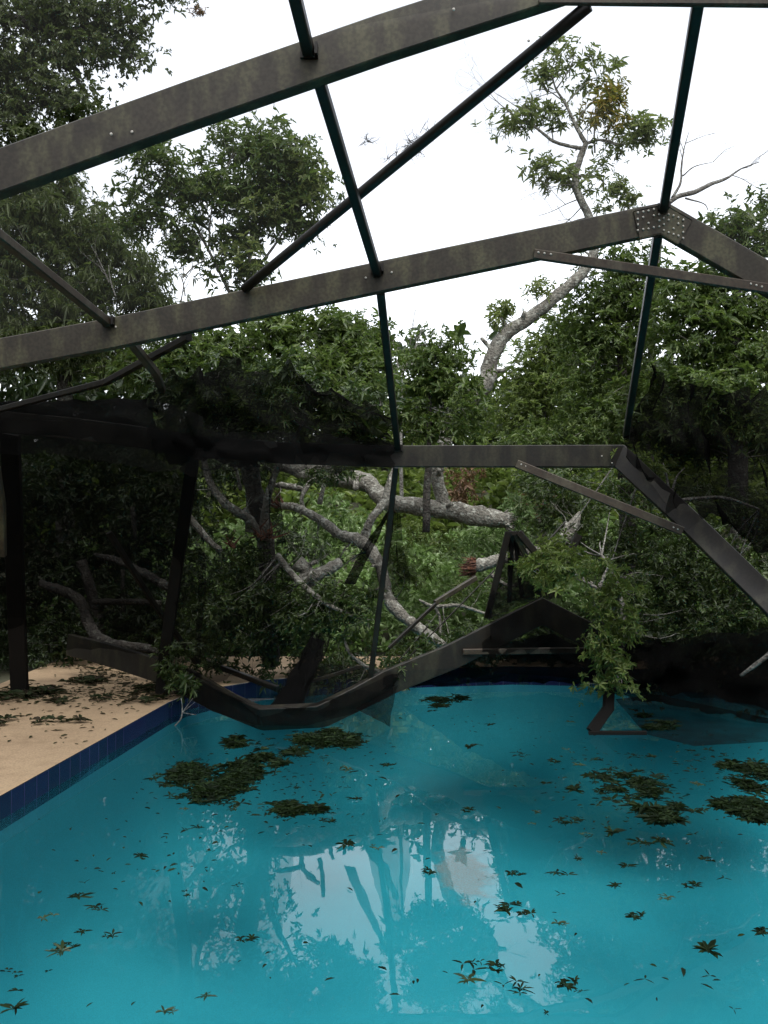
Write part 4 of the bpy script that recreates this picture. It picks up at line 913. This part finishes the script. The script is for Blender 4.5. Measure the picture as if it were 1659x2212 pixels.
# ------------------------------------------------------------------ leaves and twigs on the deck and the water
def sprig_mesh(name, nw, spread, L, W, per, flat=0.3, mat=L_FLOAT, stick=False, ell=(1, 1)):
    a = rng.uniform(0, 6.28, nw); r_ = spread * np.sqrt(rng.uniform(0, 1, nw))
    lump = np.array([1 + 0.55 * noise.noise(Vector((math.cos(q) * 1.6 + spread * 9, math.sin(q) * 1.6, nw * .13))) for q in a])
    C = np.stack([np.cos(a) * r_ * lump * ell[0], np.sin(a) * r_ * lump * ell[1], rng.uniform(0.004, 0.02 + 0.015 * min(1, nw / 20), nw)], 1)
    A = np.stack([rng.normal(0, .15, nw), rng.normal(0, .15, nw), np.ones(nw)], 1)
    v, f = leaf_arrays(C, A, per, L, W, (60, 100), 0, flat)
    v[:, 2] = np.abs(v[:, 2])+0.003
    me = bpy.data.meshes.new(name); me.from_pydata(v.tolist(), [], f.tolist()); me.update(); me.materials.append(mat)
    return me
SP = [sprig_mesh('leaf_sprig', k, s, .085, .024, 6) for k, s in ((1, .01), (1, .01), (2, .05), (3, .07), (5, .09), (9, .13))]
SV = [sprig_mesh('leaf_sprig', int(rng.integers(1, 5)), rng.uniform(.015, .1), rng.uniform(.055, .1), rng.uniform(.014, .026), int(rng.integers(2, 8)), rng.uniform(.15, .7), mat=(L_FLOAT, L_FLOAT, L_FLOAT, L_DARK)[k % 4], ell=(1, rng.uniform(.3, 1))) for k in range(16)]
def raft_mesh(name, n_, rx, ry, L, W, per, seeds):
    '''ragged raft: leaf whorls gathered round a few wandering centres, thinning outward'''
    cs = []
    for k in range(seeds):
        a = rng.uniform(0, 6.28); r_ = math.sqrt(rng.uniform(0, 1)) * .8
        cs.append((math.cos(a) * r_ * rx, math.sin(a) * r_ * ry, rng.uniform(.07, .28)))
    pts = []
    for k in range(n_):
        c = cs[rng.integers(seeds)]; q = abs(rng.normal(0, 1)) if k % 5 else abs(rng.normal(0, 1.8))
        a = rng.uniform(0, 6.28)
        pts.append((c[0] + math.cos(a) * q * c[2] * rx, c[1] + math.sin(a) * q * c[2] * ry, rng.uniform(.003, .028)))
    C = np.array(pts); A = np.stack([rng.normal(0, .3, n_), rng.normal(0, .3, n_), np.ones(n_)], 1)
    v, f = leaf_arrays(C, A, per, L, W, (55, 105), 0, .25)
    v[:, 2] = np.abs(v[:, 2]) + .003
    me = bpy.data.meshes.new(name); me.from_pydata(v.tolist(), [], f.tolist()); me.update(); me.materials.append(L_FLOAT)
    return me
def put(name, me, px, py, z, rot, s, label, cat, group=None):
    o = bpy.data.objects.new(name, me); sc.collection.objects.link(o)
    o.location = on(px, py, z); o.rotation_euler = (0, 0, rot); o.scale = (s, s, s)
    return tag(o, label, cat, group)
def z5(x, y): return (x / 2, 1474.7 + y / 2)
def z6(x, y): return (829.5 + x / 2, 1474.7 + y / 2)
big = [(z6(35, 360), 4, 'dark leaf tuft afloat right of the large mats, alone in open water'),
       (z6(725, 340), 4, 'leaf tuft floating in front of the bent strut'),
       (z6(800, 605), 5, 'thick round leaf cluster afloat right of the sky reflection'),
       (z6(350, 560), 4, 'leaf cluster floating at the top of the bright sky reflection'),
       (z6(185, 815), 4, 'leafy sprig floating on the dark trunk reflection'),
       (z6(590, 835), 4, 'leafy sprig floating among the reflected rafters'),
       (z6(560, 990), 5, 'largest leaf sprig floating at the foot of the reflected rafters'),
       (z6(1410, 775), 4, 'leaf sprig floating alone near the right edge below the mats'),
       (z6(1310, 885), 4, 'leaf sprig floating over sparkling sky glints at the right'),
       (z6(1105, 1010), 4, 'leaf sprig floating between two bright glints at lower right'),
       (z6(815, 1300), 4, 'leaf sprig floating low in the picture right of the sky reflection'),
       (z6(480, 1250), 4, 'leaf sprig floating on the lower trunk reflection'),
       (z5(1045, 1115), 4, 'single upright leaf sprig floating left of the sky reflection'),
       (z5(315, 1150), 4, 'leaf sprig pair floating in the lower left water'),
       (z5(800, 920), 3, 'leaf sprig floating under small glints left of centre'),
       (z5(1400, 600), 4, 'leaf tuft trailing off the small central mat')]
for (px, py), k, lab in big: put('leaf_sprig', SP[k], px, py, 0.0, rng.uniform(0, 6.28), rng.uniform(.38, .54), lab, 'leaf sprig', 'leaf sprigs floating on the pool')
small6 = [(785, 292), (955, 312), (905, 340), (835, 362), (985, 380), (1095, 388), (1365, 390), (1370, 450), (1340, 440), (785, 478), (820, 470), (670, 562), (865, 660), (885, 670), (990, 655), (1190, 688), (1125, 705), (935, 738), (838, 768), (1000, 885), (1215, 940), (1395, 1165), (1118, 1288), (1340, 660), (760, 915), (380, 1230), (355, 1300), (740, 1040), (775, 840), (1240, 790), (1085, 795), (1405, 1268), (525, 1310), (590, 1315), (460, 185), (630, 175), (800, 175), (370, 282), (590, 315), (1155, 325), (1080, 320), (1330, 300), (720, 625), (700, 440), (1295, 605), (1460, 850), (845, 1340), (640, 615), (690, 1450), (1510, 1420), (1630, 1090), (1050, 800)]
small5 = [(1518, 385), (1255, 440), (1280, 460), (1505, 455), (1540, 510), (795, 552), (800, 643), (370, 865), (325, 930), (420, 990), (1030, 885), (270, 1185), (240, 1245), (120, 1268), (50, 1255), (60, 1418), (895, 1362), (700, 1420), (1000, 560), (1500, 700), (1625, 720), (600, 750), (505, 820), (1185, 525), (860, 632), (205, 1025), (470, 1102), (350, 1085), (115, 1350)]
for i, (px, py) in enumerate([z6(*q) for q in small6] + [z5(*q) for q in small5]):
    put('leaf_sprig', SV[int(rng.integers(16))], px, py, 0.0, rng.uniform(0, 6.28), rng.uniform(.35, .62), 'small dark leaf sprig floating loose on the turquoise pool water', 'leaf sprig', 'leaf sprigs floating on the pool')
mats = [((468, 1690), .29, .52, 1000, 9, 'largest dark mat of leaves afloat near the left pool wall'),
        ((700, 1604), .29, .42, 640, 8, 'broad leaf mat afloat just in front of the sagging beam'),
        ((590, 1640), .20, .30, 90, 5, 'thin leaf mat joining the broad mat to the largest one'),
        ((522, 1607), .16, .18, 60, 3, 'narrow leaf strip afloat behind the largest mat'),
        ((640, 1762), .16, .20, 110, 4, 'small leaf mat afloat in front of the largest mat'),
        ((1365, 1705), .26, .36, 80, 11, 'loose leaf raft afloat right of centre'),
        ((1450, 1768), .20, .26, 75, 8, 'loose leaf raft afloat nearest the right edge mats'),
        ((1640, 1688), .30, .46, 260, 9, 'dark leaf mat cut by the right edge, farther of two'),
        ((1620, 1757), .26, .26, 190, 8, 'dark leaf mat cut by the right edge, nearer of two'),
        ((980, 1520), .30, .40, 60, 5, 'thin dim leaf raft afloat under the fallen frame peak'),
        ((1420, 1565), .30, .35, 60, 5, 'shadowy leaf raft under the floating screen')]
for (px, py), rx_m, ry_m, k, sd, lab in mats:
    o = put('leaf_mat', raft_mesh('leaf_mat', int(k * 3.0), rx_m, ry_m, .05, .014, 6, sd), px, py, 0.0, 0, 1, lab, 'leaf mat', 'mats of leaves floating on the pool')
    if k == 60 and py < 1600: o['kind'] = 'stuff'; del o['group']
# loose single leaves
def loose(name, pts, z, mat, L=0.042, W=0.011):
    C = np.array([on(px, py, z) for px, py in pts]) + np.array([[0, 0, .004]])
    v, f = leaf_arrays(C, np.tile([[0, 0, 1.0]], (len(C), 1)), 1, L, W, (80, 95), 0, .05)
    v[:, 2] = z + 0.004 + np.abs(v[:, 2] - z - .004)
    return tag(big_mesh(name, v, f, mat), kind='stuff')
m, n, l, p = nodes_of('brown_patch_mat')  # thin pale brown patch, fading unevenly at its edges
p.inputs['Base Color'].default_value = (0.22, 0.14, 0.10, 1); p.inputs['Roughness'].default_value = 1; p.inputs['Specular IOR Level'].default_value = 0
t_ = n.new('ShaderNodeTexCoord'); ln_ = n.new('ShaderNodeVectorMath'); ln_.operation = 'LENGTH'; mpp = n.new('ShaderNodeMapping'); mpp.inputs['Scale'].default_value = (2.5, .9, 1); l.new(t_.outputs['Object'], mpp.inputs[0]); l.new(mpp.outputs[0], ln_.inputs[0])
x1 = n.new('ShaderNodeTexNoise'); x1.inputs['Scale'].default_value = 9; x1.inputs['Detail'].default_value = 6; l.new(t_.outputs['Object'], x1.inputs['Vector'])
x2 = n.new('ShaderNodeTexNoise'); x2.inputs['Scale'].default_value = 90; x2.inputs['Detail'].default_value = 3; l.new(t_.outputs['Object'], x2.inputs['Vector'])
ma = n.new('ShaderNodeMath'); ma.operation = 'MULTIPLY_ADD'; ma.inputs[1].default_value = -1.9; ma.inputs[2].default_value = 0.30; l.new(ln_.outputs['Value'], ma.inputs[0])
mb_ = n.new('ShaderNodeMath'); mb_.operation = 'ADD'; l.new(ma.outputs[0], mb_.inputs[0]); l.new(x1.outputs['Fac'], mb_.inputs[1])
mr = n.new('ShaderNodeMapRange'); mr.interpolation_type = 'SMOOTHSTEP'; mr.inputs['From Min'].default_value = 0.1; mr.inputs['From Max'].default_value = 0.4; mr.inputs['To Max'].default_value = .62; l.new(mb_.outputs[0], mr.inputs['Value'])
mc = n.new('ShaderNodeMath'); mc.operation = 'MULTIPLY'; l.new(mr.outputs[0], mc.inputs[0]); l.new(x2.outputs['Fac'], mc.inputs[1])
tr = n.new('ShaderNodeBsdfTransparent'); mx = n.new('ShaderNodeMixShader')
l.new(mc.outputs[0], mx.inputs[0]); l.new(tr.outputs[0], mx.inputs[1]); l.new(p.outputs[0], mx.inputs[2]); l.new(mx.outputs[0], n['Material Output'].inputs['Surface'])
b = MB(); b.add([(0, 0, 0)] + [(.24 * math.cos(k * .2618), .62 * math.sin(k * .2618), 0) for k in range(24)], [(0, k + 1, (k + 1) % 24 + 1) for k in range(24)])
o = b.build('brown_patch', m); o.location = on(1000, 1885, .004)
tag(o, 'pale brown patch with ragged fading edges on the bright water', 'scum film', kind='stuff')
P = []
def cloud(cx_, cy_, sx_, sy_, k): P.extend([(cx_ + rng.normal(0, sx_), cy_ + rng.normal(0, sy_)) for _ in range(k)])
cloud(520, 1700, 110, 45, 130); cloud(700, 1690, 70, 50, 90); cloud(1380, 1720, 110, 45, 190); cloud(1560, 1640, 70, 40, 90); cloud(1250, 1640, 120, 40, 60)
cloud(1000, 1560, 160, 20, 40); cloud(350, 1830, 120, 60, 50); cloud(640, 1620, 100, 20, 70)
P += [(rng.uniform(60, 1600), rng.uniform(1720, 2190)) for _ in range(60)]
P = [q for q in P if q[1] > 1535 and on(*q).x > -2.05 and q[0] > 60]
tag(loose('loose_leaves', P, 0.0, L_FLOAT), 'loose single leaves scattered on the pool water', 'leaves')
P = []
cloud(300, 1480, 70, 12, 260); cloud(140, 1505, 110, 12, 260); cloud(150, 1550, 110, 24, 70); cloud(200, 1590, 90, 30, 25); cloud(60, 1500, 60, 9, 300); cloud(350, 1500, 40, 8, 200); cloud(230, 1450, 40, 10, 200); cloud(560, 1480, 60, 6, 90)
P = [q for q in P if q[1] > 1415 and not (on(*q, DZ).x > -2.2 + .10 * max(0, on(*q, DZ).y - 5) and on(*q, DZ).y < 8.4) and on(*q, DZ).y < 10.9 and on(*q, DZ).x < 1.5 and on(*q, DZ).x > -3.65 and not (on(*q, DZ).y > 8.3 and on(*q, DZ).y < 9.6 and on(*q, DZ).x > -1.75)]
tag(loose('deck_litter', P, DZ, L_LITTER, 0.06, 0.016), 'fallen leaves and twig scraps littering the tan deck', 'leaf litter')
DS = [sprig_mesh('deck_sprig', k, s, .085, .026, 6, mat=L_LITTER, flat=.25) for k, s in ((3, .06), (6, .1), (30, .2))]
for px, py, k, s, lab in ((10, 1562, 1, 1, 'green leaf sprig on the deck at the left edge'), (105, 1562, 1, .9, 'green leaf sprig lying mid deck beside the edge sprig'), (160, 1563, 0, 1, 'small leaf sprig lying mid deck nearer the pool'), (225, 1512, 1, .9, 'leaf sprig on the far deck amid the scraps'), (300, 1520, 1, 1, 'leaf sprig on the deck near the blue tile'), (330, 1512, 1, 1, 'leaf sprig on the deck at the tile corner'), (120, 1520, 1, .9, 'leaf sprig at the litter edge on the far deck'),
        (30, 1508, 2, 1, 'leaf heap at the foot of the left post'), (90, 1498, 2, 1, 'leaf heap just right of the left post'), (330, 1490, 2, .9, 'leaf heap beneath the beam at the pool corner'), (190, 1475, 2, 1, 'leaf heap along the shaded back of the deck')):
    put('deck_sprig', DS[k], px, py, DZ, rng.uniform(0, 6.28), s, lab, 'leaf sprig', 'leaf sprigs lying on the deck')
# forked pale twig standing out of the water at the tile corner
b = MB(); a = on(378, 1568)
tube(b, [(*a, .005), (*(a + Vector((.05, 0, .06))), .006), (*(a + Vector((.06, 0, .15))), .005), (*(a + Vector((.05, 0, .23))), .003)], 5, 3)
for d_ in ((.1, .03, .08), (.12, 0, -.02), (.09, 0, .12)): tube(b, [(*(a + Vector((.058, 0, .11))), .004), (*(a + Vector((.058, 0, .11)) + Vector(d_)), .002)], 4, 1, straight=True)
tag(b.build('forked_twig', TWIG), 'pale forked twig leaning out of the water at the tile corner', 'twig')
# bundle of twigs caught on the diagonal brace, and a sprig lying on the roof mesh
b = MB(); c = at(893, 322, 4.34)
for k in range(46):
    s = c + Vector((rng.normal(0, .045), rng.normal(0, .03), rng.normal(.0, .014) + .02)); s.z += (s.x - c.x) * .75
    branchlets(b, s, rng.normal(0, 1, 3), rng.uniform(.03, .09), .002, 1, .7, 2)
tag(b.build('twig_bundle', BARK_DK), 'dark bundle of twigs and moss caught on the diagonal brace', 'twigs')
b = MB(); c = at(795, 306, 4.2)
for k in range(14): branchlets(b, c + Vector((rng.normal(0, .012), rng.normal(0, .01), 0)), rng.normal(0, 1, 3) * Vector((1, 1, .3)), .035, .0018, 1, .7, 2)
tag(b.build('dry_sprig', BARK_DK), 'tiny dry sprig lying on the clear roof mesh above the diagonal brace', 'sprig')
